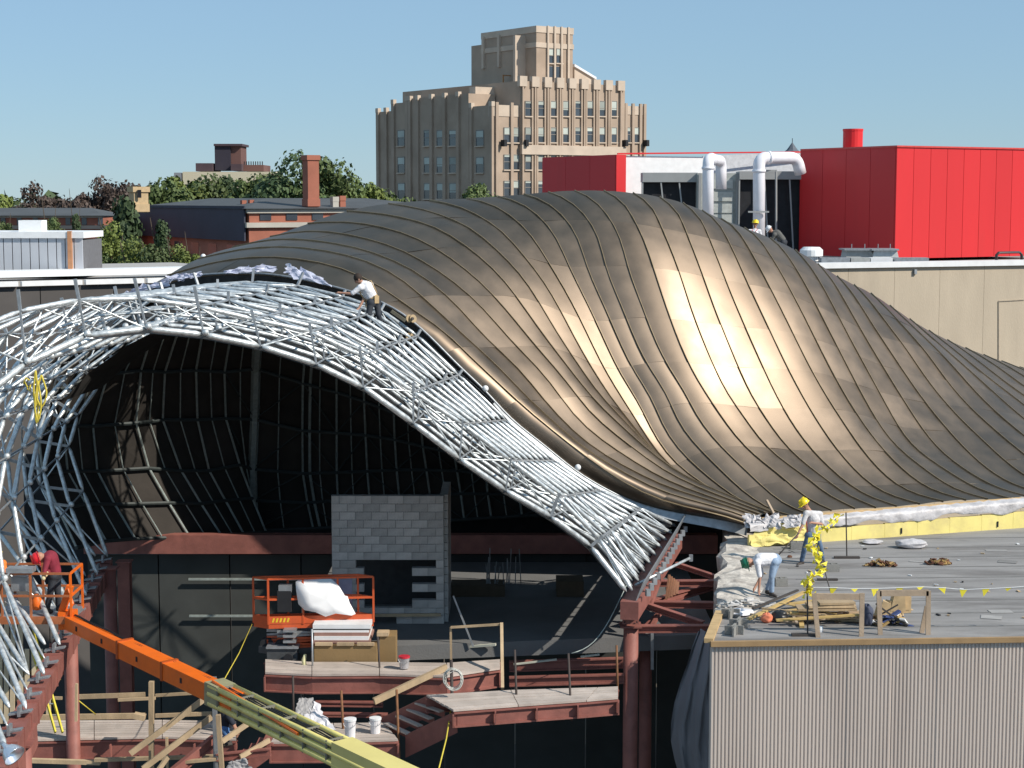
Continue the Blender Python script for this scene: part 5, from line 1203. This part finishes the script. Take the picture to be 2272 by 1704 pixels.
path = [(1862,1146),(1842,1163),(1812,1182),(1798,1205),(1808,1222),(1812,1240),(1824,1260),(1810,1275),(1790,1292),(1792,1312),(1798,1322)]
for k in range(95):
    f = k/95*(len(path)-1); i = min(int(f), len(path)-2); g_ = f-i; u = path[i][0]*(1-g_)+path[i+1][0]*g_; v = path[i][1]*(1-g_)+path[i+1][1]*g_
    wd = 5 if i < 1 else 11; Y_ = Yl_+5.0*max(0,(1-f/9.0))*0.4; p = P(u+rr.uniform(-wd,wd), v+rr.uniform(-7,7), Y_)
    a = Vector((rr.gauss(0,1),rr.gauss(0,1),rr.gauss(0,1))).normalized()*.10; b = a.cross(Vector((rr.gauss(0,1),rr.gauss(0,1),rr.gauss(0,1)))).normalized()*.09
    MB().add([p-a, p+a, p+b], [(0,1,2)]).build('pennant', M_pen, bnd)
MB().tube([P(u,v,Yl_+2.0*max(0,(1-k/9))) for k,(u,v) in enumerate(path)], .012, 5).build('line', M_pen, bnd)
# timber barriers
M_bar = mat('barrier_timber', (.42,.32,.23), .8, 0, .15, 3, .2, 20)
def barrier(pu, label, posts, rail):
    t = thing('timber_barrier', gr(pu,1400), label, 'barrier')
    for a, b in posts:
        yb = rY(b[1], b[0]); MB().beam(P(a[0],a[1],yb), gr(*b), .10,.05).build('post', M_bar, t)
    (a, b) = rail; MB().beam(P(a[0],a[1],rY(1408,a[0])), P(b[0],b[1],rY(1408,b[0])), .05,.13).build('top_rail', M_bar, t); return t
barrier(1860,'left timber barrier standing over the lumber pile',[((1806,1316),(1815,1414)),((1913,1316),(1911,1412))],((1808,1323),(1914,1324)))
barrier(2000,'right timber barrier with a slanting leg on the open roof',[((1950,1311),(1953,1408)),((2060,1311),(2059,1408)),((2057,1345),(2045,1404))],((1952,1316),(2060,1315)))
# cinder blocks
M_cb = mat('cinder_block', (.25,.245,.23), .95, 0, .15, 6, .4, 40)
def cblock(u, v, label, rz=0.0, s=1.0):
    p = gr(u, v); t = thing('cinder_block', p, label, 'block')
    MB().box(p+Vector((0,0,.10)), (.40*s,.04,.19), rz).box(p+Vector((0,.18,.10)), (.40*s,.04,.19), rz).build('face_shell', M_cb, t)
    for o in (-.17,0,.17): MB().box(p+Vector((o*s,.09,.10)), (.04,.138,.185), rz).build('web', M_cb, t)
cblock(1771,1219,'concrete block on its side by the standing worker left foot'); cblock(1847,1269,'concrete block right behind the yellow bundle',.05,.9); cblock(1734,1301,'concrete block beside the bending worker boots',.1,.75)
for k, (u, v) in enumerate(((1640,1395),(1630,1410),(1622,1372))): cblock(u, v, ('concrete block lying at the roof corner, middle one','concrete block at the roof corner nearest the front edge','concrete block at the roof corner farthest back')[k], 1.2, .8)
def pile(name, cu, cv, w_, h_, n, cols, label, cat, seed, ln=(.15,.5), flat=.35):
    r = random.Random(seed); p0 = gr(cu, cv); t = thing(name, p0, label, cat)
    for k in range(n):
        f = r.random(); a = r.uniform(0, 6.28); d = math.sqrt(r.random())*w_/2; z = (1-d/(w_/2+.01))*h_*r.uniform(.2,1)+.03
        p = p0+Vector((math.cos(a)*d, math.sin(a)*d*.45, z)); g_ = r.uniform(-.5,.5) if r.random() < .75 else r.uniform(0,3.1); l = r.uniform(*ln)
        dv = Vector((math.cos(g_), math.sin(g_), r.uniform(-flat,flat)))*l/2
        MB().beam(p-dv, p+dv, r.uniform(.04,.13), r.uniform(.015,.05)).build('piece', r.choice(cols), t)
    return t
M_leafb = mat('dead_leaf', (.13,.055,.03), .9, 0, .4, 6); M_leafo = mat('tan_leaf', (.40,.26,.10), .9)
pile('debris_pile',1954,1256,.85,.16,40,[M_leafb,M_leafb,M_leafo],'small heap of dark red scraps on the roof, left of the two','debris',1,(.05,.16),.8)
pile('debris_pile',2080,1252,.65,.24,45,[M_leafb,M_leafb,M_leafo],'taller heap of brown scraps on the roof, right of the two','debris',2,(.05,.16),.8)
lp = pile('lumber_pile',1822,1376,2.1,.55,34,[M_wood,M_wood,M_bar,mat('golden_lumber',(.52,.36,.14),.75)],'untidy pile of boards and offcuts under the left timber barrier','lumber pile',3,(.5,1.5),.12)
for (a, b, w_) in (((1660,1386),(1785,1334),.10),((1670,1362),(1770,1330),.06),((1722,1388),(1905,1386),.10),((1740,1368),(1880,1362),.12),((1750,1352),(1860,1346),.12)):
    MB().beam(gr(*a)+Vector((0,0,.12)), gr(*b)+Vector((0,0,.22)), w_, .04).build('board', mat('golden_lumber',(.52,.36,.14)) if w_ > .07 else M_dk, lp)
for k in range(3): MB().box(gr(1832,1378)+Vector((.1*k,0,.30+.07*k)), (1.3-.25*k,.45,.05), .05*k).build('board', M_wood, lp)
def lump(name, u, v, d, m_, label, cat, seed, par=None):
    r = random.Random(seed); c = gr(u, v)+Vector((0,0,d[2]*.45)); m = MB().ball((0,0,0), 1, 16, 10)
    for i, p in enumerate(m.v): k = 1+r.uniform(-.22,.22); m.v[i] = c+Vector((p.x*d[0]/2*k, p.y*d[1]/2*k, max(p.z*k,-.9)*d[2]/2))
    o = m.build(name, m_, par, smooth=False); s_ = o.modifiers.new('soft','SUBSURF'); s_.levels = s_.render_levels = 1
    if par is None: tag(o, label, cat)
    return o
lump('black_bag',1730,1380,(.42,.3,.28),mat('black_bag',(.02,.02,.022),.35),'crumpled black bag at the left of the lumber pile','bag',4)
lump('orange_cloth',1701,1382,(.26,.2,.24),mat('orange_cloth',(.75,.22,.12),.8),'orange cloth lying left of the black bag','cloth',5)
for k, (u, v, w_, h_, lb_) in enumerate(((2022,1216,.95,.26,'crumpled clear plastic heap near the yellow curb, larger one'),(1935,1206,.6,.12,'flat patch of clear plastic left of the larger plastic heap'))):
    lump('plastic_heap', u, v, (w_,.5,h_), M_wrap, lb_, 'plastic', 20+k)
tb = pile('tool_pile',1975,1388,.75,.5,26,[M_dk,M_leafo,mat('blue_tool',(.05,.08,.22),.5),mat('golden_lumber',(.52,.36,.14)),M_white],'heap of tools and tan canvas bags between the two timber barriers','tool pile',9,(.15,.45),.9)
rr = random.Random(44)
for k in range(9):
    c = gr(1968+k*4,1378)+Vector((rr.uniform(-.1,.1),rr.uniform(-.1,.1),.12+.05*k*rr.random())); MB().prism([c+Vector((-.18,0,-.1)),c+Vector((.16,0,-.08)),c+Vector((.10+rr.uniform(-.1,.1),.02,.28)),c+Vector((-.08,.02,.30+rr.uniform(-.1,.05)))], (rr.uniform(-.1,.1),.14,0)).build('canvas_bag', mat('tan_canvas',(.50,.36,.20),.85,0,.2,5), tb)
lump('tool_bag',1924,1388,(.28,.3,.5),mat('navy_bag',(.05,.06,.10),.7),'dark tool bag standing right of the left barrier','bag',12)
pile('rubble_heap',1655,1345,1.3,.22,34,[mat('pale_mortar',(.58,.56,.54),.9),M_cb,mat('pale_mortar',(.58,.56,.54))],'broken white mortar and block pieces at the roof corner below the bending worker','rubble',15,(.1,.3),.3)
lump('white_cloth',1638,1365,(.7,.5,.16),M_sheet,'crumpled white cloth on the roof corner','cloth',16)
lump('dark_scrap',1752,1238,(.14,.1,.08),M_leafb,'tiny reddish scrap left of the standing worker','scrap',17)
stick('timber_stick',(1701,1110,47.6),(1722,1150,47.2),.06,.06,'thin timber stick rising above the left end of the curb','stick',M_bar)
for k, (a, w_, lb_) in enumerate((((1668,1150),.55,'bunched white plastic on the left end of the curb'),((1710,1150),.5,'second bunch of white plastic on the curb behind the workers'),((1757,1152),.6,'third bunch of white plastic left of the yellow helmet'))):
    u, v = a[0], a[1]; crumple('bunched_plastic', [(u-16,v-8,46.9),(u+18,v-10,46.9),(u+20,v+18,46.6),(u-18,v+20,46.6)], M_wrap, lb_, 'plastic', 30+k, .05)
for k in range(6): pass
crumple('torn_yellow_foam', [(1672,1165,46.7),(1790,1158,46.9),(1788,1205,46.7),(1668,1210,46.5)], M_yellow, 'torn yellow foam sheet sagging at the left end of the curb', 'foam', 40, .045)
for k in range(9):
    u0 = 1662+random.Random(k).uniform(-6,10); 
# plastic wisps along the raw edge of the metal roof
M_wisp = mat('clear_plastic', (.62,.64,.78), .3, 0, .1, 5, alpha=.75)
for k, (q_, lb_) in enumerate((([(502,600,48.6),(606,588,48.8),(612,600,48.6),(500,608,48.4)],'crumpled clear plastic on the roof edge, middle of the three wisps'),
        ([(632,588,48.4),(690,602,48.2),(737,636,47.4),(640,612,48.0)],'crumpled clear plastic trailing toward the crouching worker'),
        ([(378,612,50),(448,602,49.8),(446,614,49.6),(374,624,49.8)],'crumpled clear plastic at the left shoulder of the roof edge'),
        ([(300,640,50.6),(372,620,50.2),(376,632,49.9),(262,662,50.8)],'long thin veil of clear plastic at the far left roof edge'))):
    crumple('clear_plastic', q_, M_wisp, lb_, 'plastic', 50+k, .06)
for k, (u, v) in enumerate(((912,707),(912,748))):
    t = thing('cable_roller', P(u,v,46.4), ('brown cable roller higher on the roof edge','brown cable roller lower on the roof edge')[k], 'roller')
    for o in (-.05,.05): MB().lathe(P(u,v,46.4)+Vector((o,0,0)), [(.03,-.02),(.11,-.02),(.11,.02),(.03,.02)], 14, axis=(.6,-.7,.2)).build('disc', mat('tan_roller',(.38,.28,.16),.7), t)
    MB().tube([P(u-4,v,46.5), P(u+4,v,46.3)], .04, 8).build('hub', M_dk, t)
for k, (u, v, Y) in enumerate(((1077,862,46.6),(1093,920,44.5),(1282,1037,46.6))):
    o = MB().ball(P(u,v,Y), .085, 10, 7).build('white_foam_ball', M_white, smooth=True); tag(o, ('small white knob on the roof edge, upper one','white knob among the lattice tubes half way down','small white knob on the roof edge, lower one')[k], 'knob')
stick('edge_timber',(868,690,46.2),(900,712,46.2),.12,.08,'short dark timber block at the roof edge right of the crouching worker','timber',mat('dark_olive',(.12,.11,.08),.8))

# ======================= people =======================
M_skin = mat('skin', (.42,.22,.15), .6, 0, .05, 10)
def cap(m, a, b, r0, r1, n=12):
    a = Vector(a); b = Vector(b); d = b-a; L_ = d.length
    if L_ < 1e-5: m.ball(a, r0, n, 8); return
    dn = d/L_; pts = []; rs = []
    for k in range(5): g = math.pi/2*(1-k/4); pts.append(a-dn*r0*math.sin(g)); rs.append(max(r0*math.cos(g), r0*.05))
    for k in range(5): g = math.pi/2*k/4; pts.append(b+dn*r1*math.sin(g)); rs.append(max(r1*math.cos(g), r1*.05))
    m.tube(pts, rs, n)
def fused(m, name, ma, par, vox=.014, sm=3):
    o = m.build(name, ma, par, smooth=True); r = o.modifiers.new('fuse','REMESH'); r.mode = 'VOXEL'; r.voxel_size = vox; r.use_smooth_shade = True
    s_ = o.modifiers.new('relax','SMOOTH'); s_.factor = .5; s_.iterations = sm; return o
def person(label, J, face, shirt, trousers, hat=None, vest=None, hair=None, belt=None, glove=None, sleeves=.55, boots=(.05,.04,.035), sc=1.0):
    """J: joints as world points"""
    root = (J['ftL']+J['ftR'])/2; root.z = min(J['ftL'].z, J['ftR'].z)-.05
    t = thing('person', root, label, 'person'); face = Vector(face).normalized(); m = MB()
    hd = J['head']; up = (hd-J['neck']).normalized(); side = face.cross(up).normalized(); face = up.cross(side).normalized()*1.0
    s = sc
    m.ball(hd, .105*s, 14, 10, (.95,.95,1.12)); cap(m, hd-up*.05*s+face*.02*s, hd-up*.085*s+face*.045*s, .062*s, .045*s)     # skull, jaw
    cap(m, hd+face*.098*s+up*.0, hd+face*.122*s-up*.03*s, .012*s, .016*s, 8)                              # nose
    for q in (-1,1): m.ball(hd+side*.098*s*q, .024*s, 8, 6)
    cap(m, J['neck']-up*.04, hd-up*.06, .058*s, .052*s)
    cap(m, J['pelvis'], J['chest'], .125*s, .145*s); cap(m, J['shL'], J['shR'], .07*s, .07*s); cap(m, J['chest'], J['neck'], .12*s, .06*s)
    cap(m, J['hipL'], J['hipR'], .10*s, .10*s)
    for q in 'LR':
        sh, el, ha, hp_, kn, ft = (J[n+q] for n in ('sh','el','ha','hip','kn','ft'))
        cap(m, sh, el, .050*s, .040*s); cap(m, el, ha, .040*s, .028*s)
        dh = (ha-el).normalized(); sv = dh.cross(face).normalized() if dh.cross(face).length > .1 else side; pn = sv.cross(dh)
        cap(m, ha, ha+dh*.075*s, .030*s, .034*s)
        for f in range(4):
            b0 = ha+dh*.08*s+sv*(f-1.5)*.021*s; l = (.062,.075,.070,.052)[f]*s; cap(m, b0, b0+dh*l*.6+pn*.012*s, .0105*s, .0095*s, 8); cap(m, b0+dh*l*.6+pn*.012*s, b0+dh*l+pn*.035*s, .0095*s, .008*s, 8)
        cap(m, ha+dh*.03*s-sv*.03*s, ha+dh*.075*s-sv*.058*s+pn*.02*s, .013*s, .010*s, 8)
        cap(m, hp_, kn, .078*s, .055*s); cap(m, kn, ft+Vector((0,0,.05*s)), .052*s, .036*s)
    fused(m, 'body', M_skin, t, .0125)
    e = MB()
    for q in (-1,1): e.ball(hd+face*.094*s+side*.034*s*q+up*.012*s, .013*s, 8, 6)
    e.build('eyes', M_black, t); MB().beam(hd+face*.108*s-up*.052*s-side*.025*s, hd+face*.108*s-up*.052*s+side*.025*s, .006,.010).build('mouth', mat('lip',(.30,.10,.08),.6), t)
    c = MB(); cap(c, J['pelvis']+ (J['chest']-J['pelvis'])*.15, J['chest'], .150*s, .168*s); cap(c, J['shL'], J['shR'], .088*s, .088*s); cap(c, J['chest'], J['neck']-(J['neck']-J['chest'])*.25, .14*s, .09*s)
    for q in 'LR':
        sh, el, ha = J['sh'+q], J['el'+q], J['ha'+q]; a = sh; b = sh.lerp(el, min(sleeves*1.6, 1)); cap(c, a, b, .075*s, .062*s)
        if sleeves > .65: cap(c, el, el.lerp(ha, .9), .058*s, .044*s)
    fused(c, 'shirt', shirt, t, .018)
    c = MB(); cap(c, J['hipL'], J['hipR'], .118*s, .118*s); cap(c, J['pelvis'], J['pelvis']+(J['chest']-J['pelvis'])*.22, .135*s, .14*s)
    for q in 'LR': cap(c, J['hip'+q], J['kn'+q], .095*s, .073*s); cap(c, J['kn'+q], J['ft'+q]+Vector((0,0,.08*s)), .070*s, .062*s)
    fused(c, 'trousers', trousers, t, .018)
    fd = Vector((face.x, face.y, 0)); fd = fd.normalized() if fd.length > .2 else Vector((0,-1,0))
    bm_ = mat('boot_%.2f' % boots[0], boots, .7)
    for q in 'LR':
        c = MB(); f = J['ft'+q]; cap(c, f+Vector((0,0,.09)), f, .055*s, .052*s); cap(c, f-fd*.03, f+fd*.15*s-Vector((0,0,.012)), .050*s, .040*s); fused(c, 'boot', bm_, t, .016, 2)
    if hat:
        hm = MB().lathe(hd+up*.035*s, [(.150*s,-.012),(.150*s,0),(.134*s,.004),(.134*s,.04*s),(.122*s,.085*s),(.088*s,.12*s),(.04*s,.138*s),(.005,.142*s)], 20, axis=up).build('hard_hat', hat, t, smooth=True)
        MB().prism([hd+up*.036*s+side*.09*s+face*.10*s, hd+up*.036*s-side*.09*s+face*.10*s, hd+up*.030*s-side*.06*s+face*.20*s, hd+up*.030*s+side*.06*s+face*.20*s], up*.012).build('hat_brim', hat, hm)
        MB().beam(hd+up*.165*s-face*.10*s, hd+up*.165*s+face*.10*s, .03,.02).build('hat_ridge', hat, hm)
    if hair: 
        c = MB(); c.ball(hd+up*.02*s-face*.018*s, .117*s, 14, 10, (.95,.95,1.0)); h_ = c.build('hair', hair, t, smooth=True)
    if vest:
        c = MB()
        for q in 'LR':
            a = J['sh'+q].lerp(J['neck'], .45)
            for sg in (1,-1):
                n_ = face*sg; p0 = a+up*.05; p1 = J['chest']+(a-J['chest'])*.6+n_*.165*s; p2 = J['pelvis'].lerp(J['chest'],.15)+(a-J['chest'])*.35+n_*.155*s
                c.tube([p0, p1, p2], .016*s, 6)
        c.build('harness', vest, t, smooth=True)
    if belt:
        b0 = J['pelvis'].lerp(J['chest'], .22); axb = (J['chest']-J['pelvis']).normalized()
        MB().lathe(b0, [(.150*s,-.03),(.158*s,-.03),(.158*s,.03),(.150*s,.03)], 20, axis=axb).build('belt', belt, t)
        for g_ in (0.6, 2.2, 3.8): 
            p = b0+side*math.cos(g_)*.16*s+face*math.sin(g_)*.16*s-Vector((0,0,.09)); MB().box(p, (.13,.10,.19), g_).build('tool_pouch', belt, t)
    if glove:
        for q in 'LR': c = MB(); cap(c, J['ha'+q], J['ha'+q]+(J['ha'+q]-J['el'+q]).normalized()*.10, .042*s, .045*s); c.build('glove', glove, t, smooth=True)
    return t
def J_(d): return {k: P(*v) for k, v in d.items()}
M_jean = mat('blue_jeans', (.095,.15,.24), .85, 0, .25, 8, .7, 14); M_jeanl = mat('light_jeans', (.26,.35,.48), .85, 0, .2, 8); M_dark = mat('dark_trousers', (.025,.03,.04), .8, 0, .2, 8)
M_tee = mat('grey_tee', (.55,.54,.55), .85, 0, .16, 9, .7, 14); M_wtee = mat('white_tee', (.72,.72,.76), .85, 0, .14, 9, .7, 14)
M_hy = mat('yellow_helmet', (.88,.66,.02), .3, 0, .03, 3); M_hg = mat('green_helmet', (.015,.19,.10), .3, 0, .03, 3); M_hr = mat('red_helmet', (.72,.02,.03), .3, 0, .03, 3)
M_har = mat('harness_red', (.45,.07,.07), .7); M_tan = mat('leather_tan', (.45,.32,.17), .8); M_hair = mat('dark_hair', (.03,.018,.012), .8)
y = rY(1252,1800)
person('worker in yellow hard hat, grey tee and jeans standing with a long tool', J_({
 'head':(1786,1119,y),'neck':(1797,1135,y),'chest':(1803,1150,y+.02),'pelvis':(1803,1184,y+.02),'shL':(1789,1139,y-.10),'elL':(1781,1164,y-.22),'haL':(1770,1186,y-.32),
 'shR':(1819,1141,y+.12),'elR':(1825,1163,y-.02),'haR':(1804,1160,y-.26),'hipL':(1795,1188,y-.05),'knL':(1785,1218,y-.05),'ftL':(1779,1250,y+.05),'hipR':(1812,1188,y+.06),'knR':(1820,1215,y+.02),'ftR':(1825,1247,y+.12)}),
 (-.75,-.6,-.45), M_tee, M_jean, M_hy, M_har, M_hair)
t = stick('digging_bar',(1772,1183,y-.35),(1727,1232,y-.9),.035,.035,'long thin bar held by the standing worker, reaching down to the roof','bar',M_dk,True)
y = rY(1323,1712)
person('worker in green hard hat, white tee and pale jeans bending to the roof', J_({
 'head':(1661,1248,y-.1),'neck':(1673,1245,y-.1),'chest':(1687,1242,y-.08),'pelvis':(1720,1240,y),'shL':(1680,1249,y-.26),'elL':(1686,1281,y-.30),'haL':(1684,1306,y-.34),
 'shR':(1682,1245,y+.12),'elR':(1690,1276,y+.02),'haR':(1676,1302,y-.10),'hipL':(1718,1246,y-.09),'knL':(1712,1280,y-.12),'ftL':(1712,1319,y-.08),'hipR':(1724,1243,y+.09),'knR':(1714,1277,y+.10),'ftR':(1703,1314,y+.14)}),
 (-.75,-.25,-.85), M_wtee, M_jeanl, M_hg, None, None, None, None, .55)
y = 44.6
person('worker in white shirt and tool belt crouching on the lattice, reaching left', J_({
 'head':(794,618,y-.1),'neck':(803,627,y-.05),'chest':(812,637,y),'pelvis':(829,667,y+.05),'shL':(799,638,y-.16),'elL':(780,652,y-.2),'haL':(757,650,y-.15),
 'shR':(822,633,y+.16),'elR':(808,662,y-.0),'haR':(796,684,y-.1),'hipL':(823,672,y-.08),'knL':(818,698,y-.18),'ftL':(813,722,y-.12),'hipR':(836,671,y+.10),'knR':(840,699,y+.0),'ftR':(846,727,y+.08)}),
 (-.85,-.2,-.5), M_wtee, M_dark, None, M_tan, M_hair, M_tan)
y = 37.0
person('worker in red hard hat and dark red shirt bent over in the boom basket', J_({
 'head':(88,1237,y-.15),'neck':(101,1233,y-.1),'chest':(112,1238,y-.05),'pelvis':(122,1272,y),'shL':(106,1240,y-.24),'elL':(100,1262,y-.34),'haL':(98,1274,y-.42),
 'shR':(116,1236,y+.14),'elR':(112,1262,y+.0),'haR':(104,1272,y-.22),'hipL':(118,1278,y-.09),'knL':(112,1314,y-.12),'ftL':(106,1353,y-.08),'hipR':(126,1278,y+.09),'knR':(128,1314,y+.02),'ftR':(130,1352,y+.08)}),
 (-.7,-.55,-.6), mat('dark_red_shirt',(.22,.02,.04),.85,0,.2,6), M_dark, M_hr, None, None, None, mat('work_glove',(.62,.55,.32),.8), .9)
person('worker in orange vest only partly inside the left picture edge', J_({
 'head':(-10,1228,y),'neck':(-10,1242,y),'chest':(-10,1258,y),'pelvis':(-10,1292,y),'shL':(-27,1250,y),'elL':(-32,1274,y),'haL':(-26,1294,y-.1),
 'shR':(6,1250,y),'elR':(12,1274,y-.05),'haR':(6,1292,y-.15),'hipL':(-18,1296,y),'knL':(-18,1325,y-.03),'ftL':(-18,1352,y),'hipR':(-2,1296,y),'knR':(-1,1325,y-.03),'ftR':(0,1352,y)}),
 (0,-1,0), mat('orange_vest',(.75,.20,.03),.7,0,.2,6), M_dark, M_hy, mat('lime_strap',(.55,.62,.10),.7), None, None, None, .9)
y = 72.6; 
person('worker in yellow hard hat and white shirt on the far roof by the white pipe', J_({
 'head':(1676,496,y),'neck':(1675,508,y),'chest':(1674,518,y),'pelvis':(1674,542,y),'shL':(1663,513,y),'elL':(1658,530,y),'haL':(1664,544,y-.1),
 'shR':(1685,513,y),'elR':(1690,530,y),'haR':(1684,544,y-.1),'hipL':(1670,546,y),'knL':(1670,566,y-.05),'ftL':(1670,586,y),'hipR':(1679,546,y),'knR':(1679,566,y-.05),'ftR':(1680,586,y)}),
 (-.3,-1,-.3), M_wtee, M_dark, M_hy, M_har, M_hair)
person('worker in dark grey jacket stooping beside the yellow helmeted one on the far roof', J_({
 'head':(1708,509,y+.2),'neck':(1715,514,y+.2),'chest':(1724,518,y+.2),'pelvis':(1738,534,y+.2),'shL':(1718,521,y),'elL':(1712,534,y),'haL':(1706,544,y),
 'shR':(1722,516,y+.4),'elR':(1716,532,y+.35),'haR':(1710,542,y+.3),'hipL':(1737,538,y+.1),'knL':(1732,562,y+.05),'ftL':(1735,585,y+.1),'hipR':(1741,537,y+.3),'knR':(1740,562,y+.25),'ftR':(1742,585,y+.3)}),
 (-.8,-.4,-.5), mat('grey_jacket',(.10,.10,.095),.85,0,.2,6), M_dark, M_white, None, None, None, None, .9)
y = 36.2
person('worker in blue jeans and dark shirt bending behind the timber posts', J_({
 'head':(520,1582,y-.1),'neck':(512,1582,y-.05),'chest':(504,1586,y),'pelvis':(497,1613,y+.05),'shL':(508,1590,y-.16),'elL':(517,1606,y-.2),'haL':(523,1622,y-.2),
 'shR':(506,1584,y+.16),'elR':(516,1602,y+.1),'haR':(524,1616,y+.05),'hipL':(497,1618,y-.04),'knL':(506,1634,y-.1),'ftL':(497,1652,y-.05),'hipR':(496,1617,y+.14),'knR':(505,1632,y+.14),'ftR':(496,1648,y+.2)}),
 (.8,-.3,-.6), mat('navy_shirt',(.02,.025,.04),.85), mat('bright_jeans',(.08,.19,.42),.8,0,.15,6), None, None, M_hair)
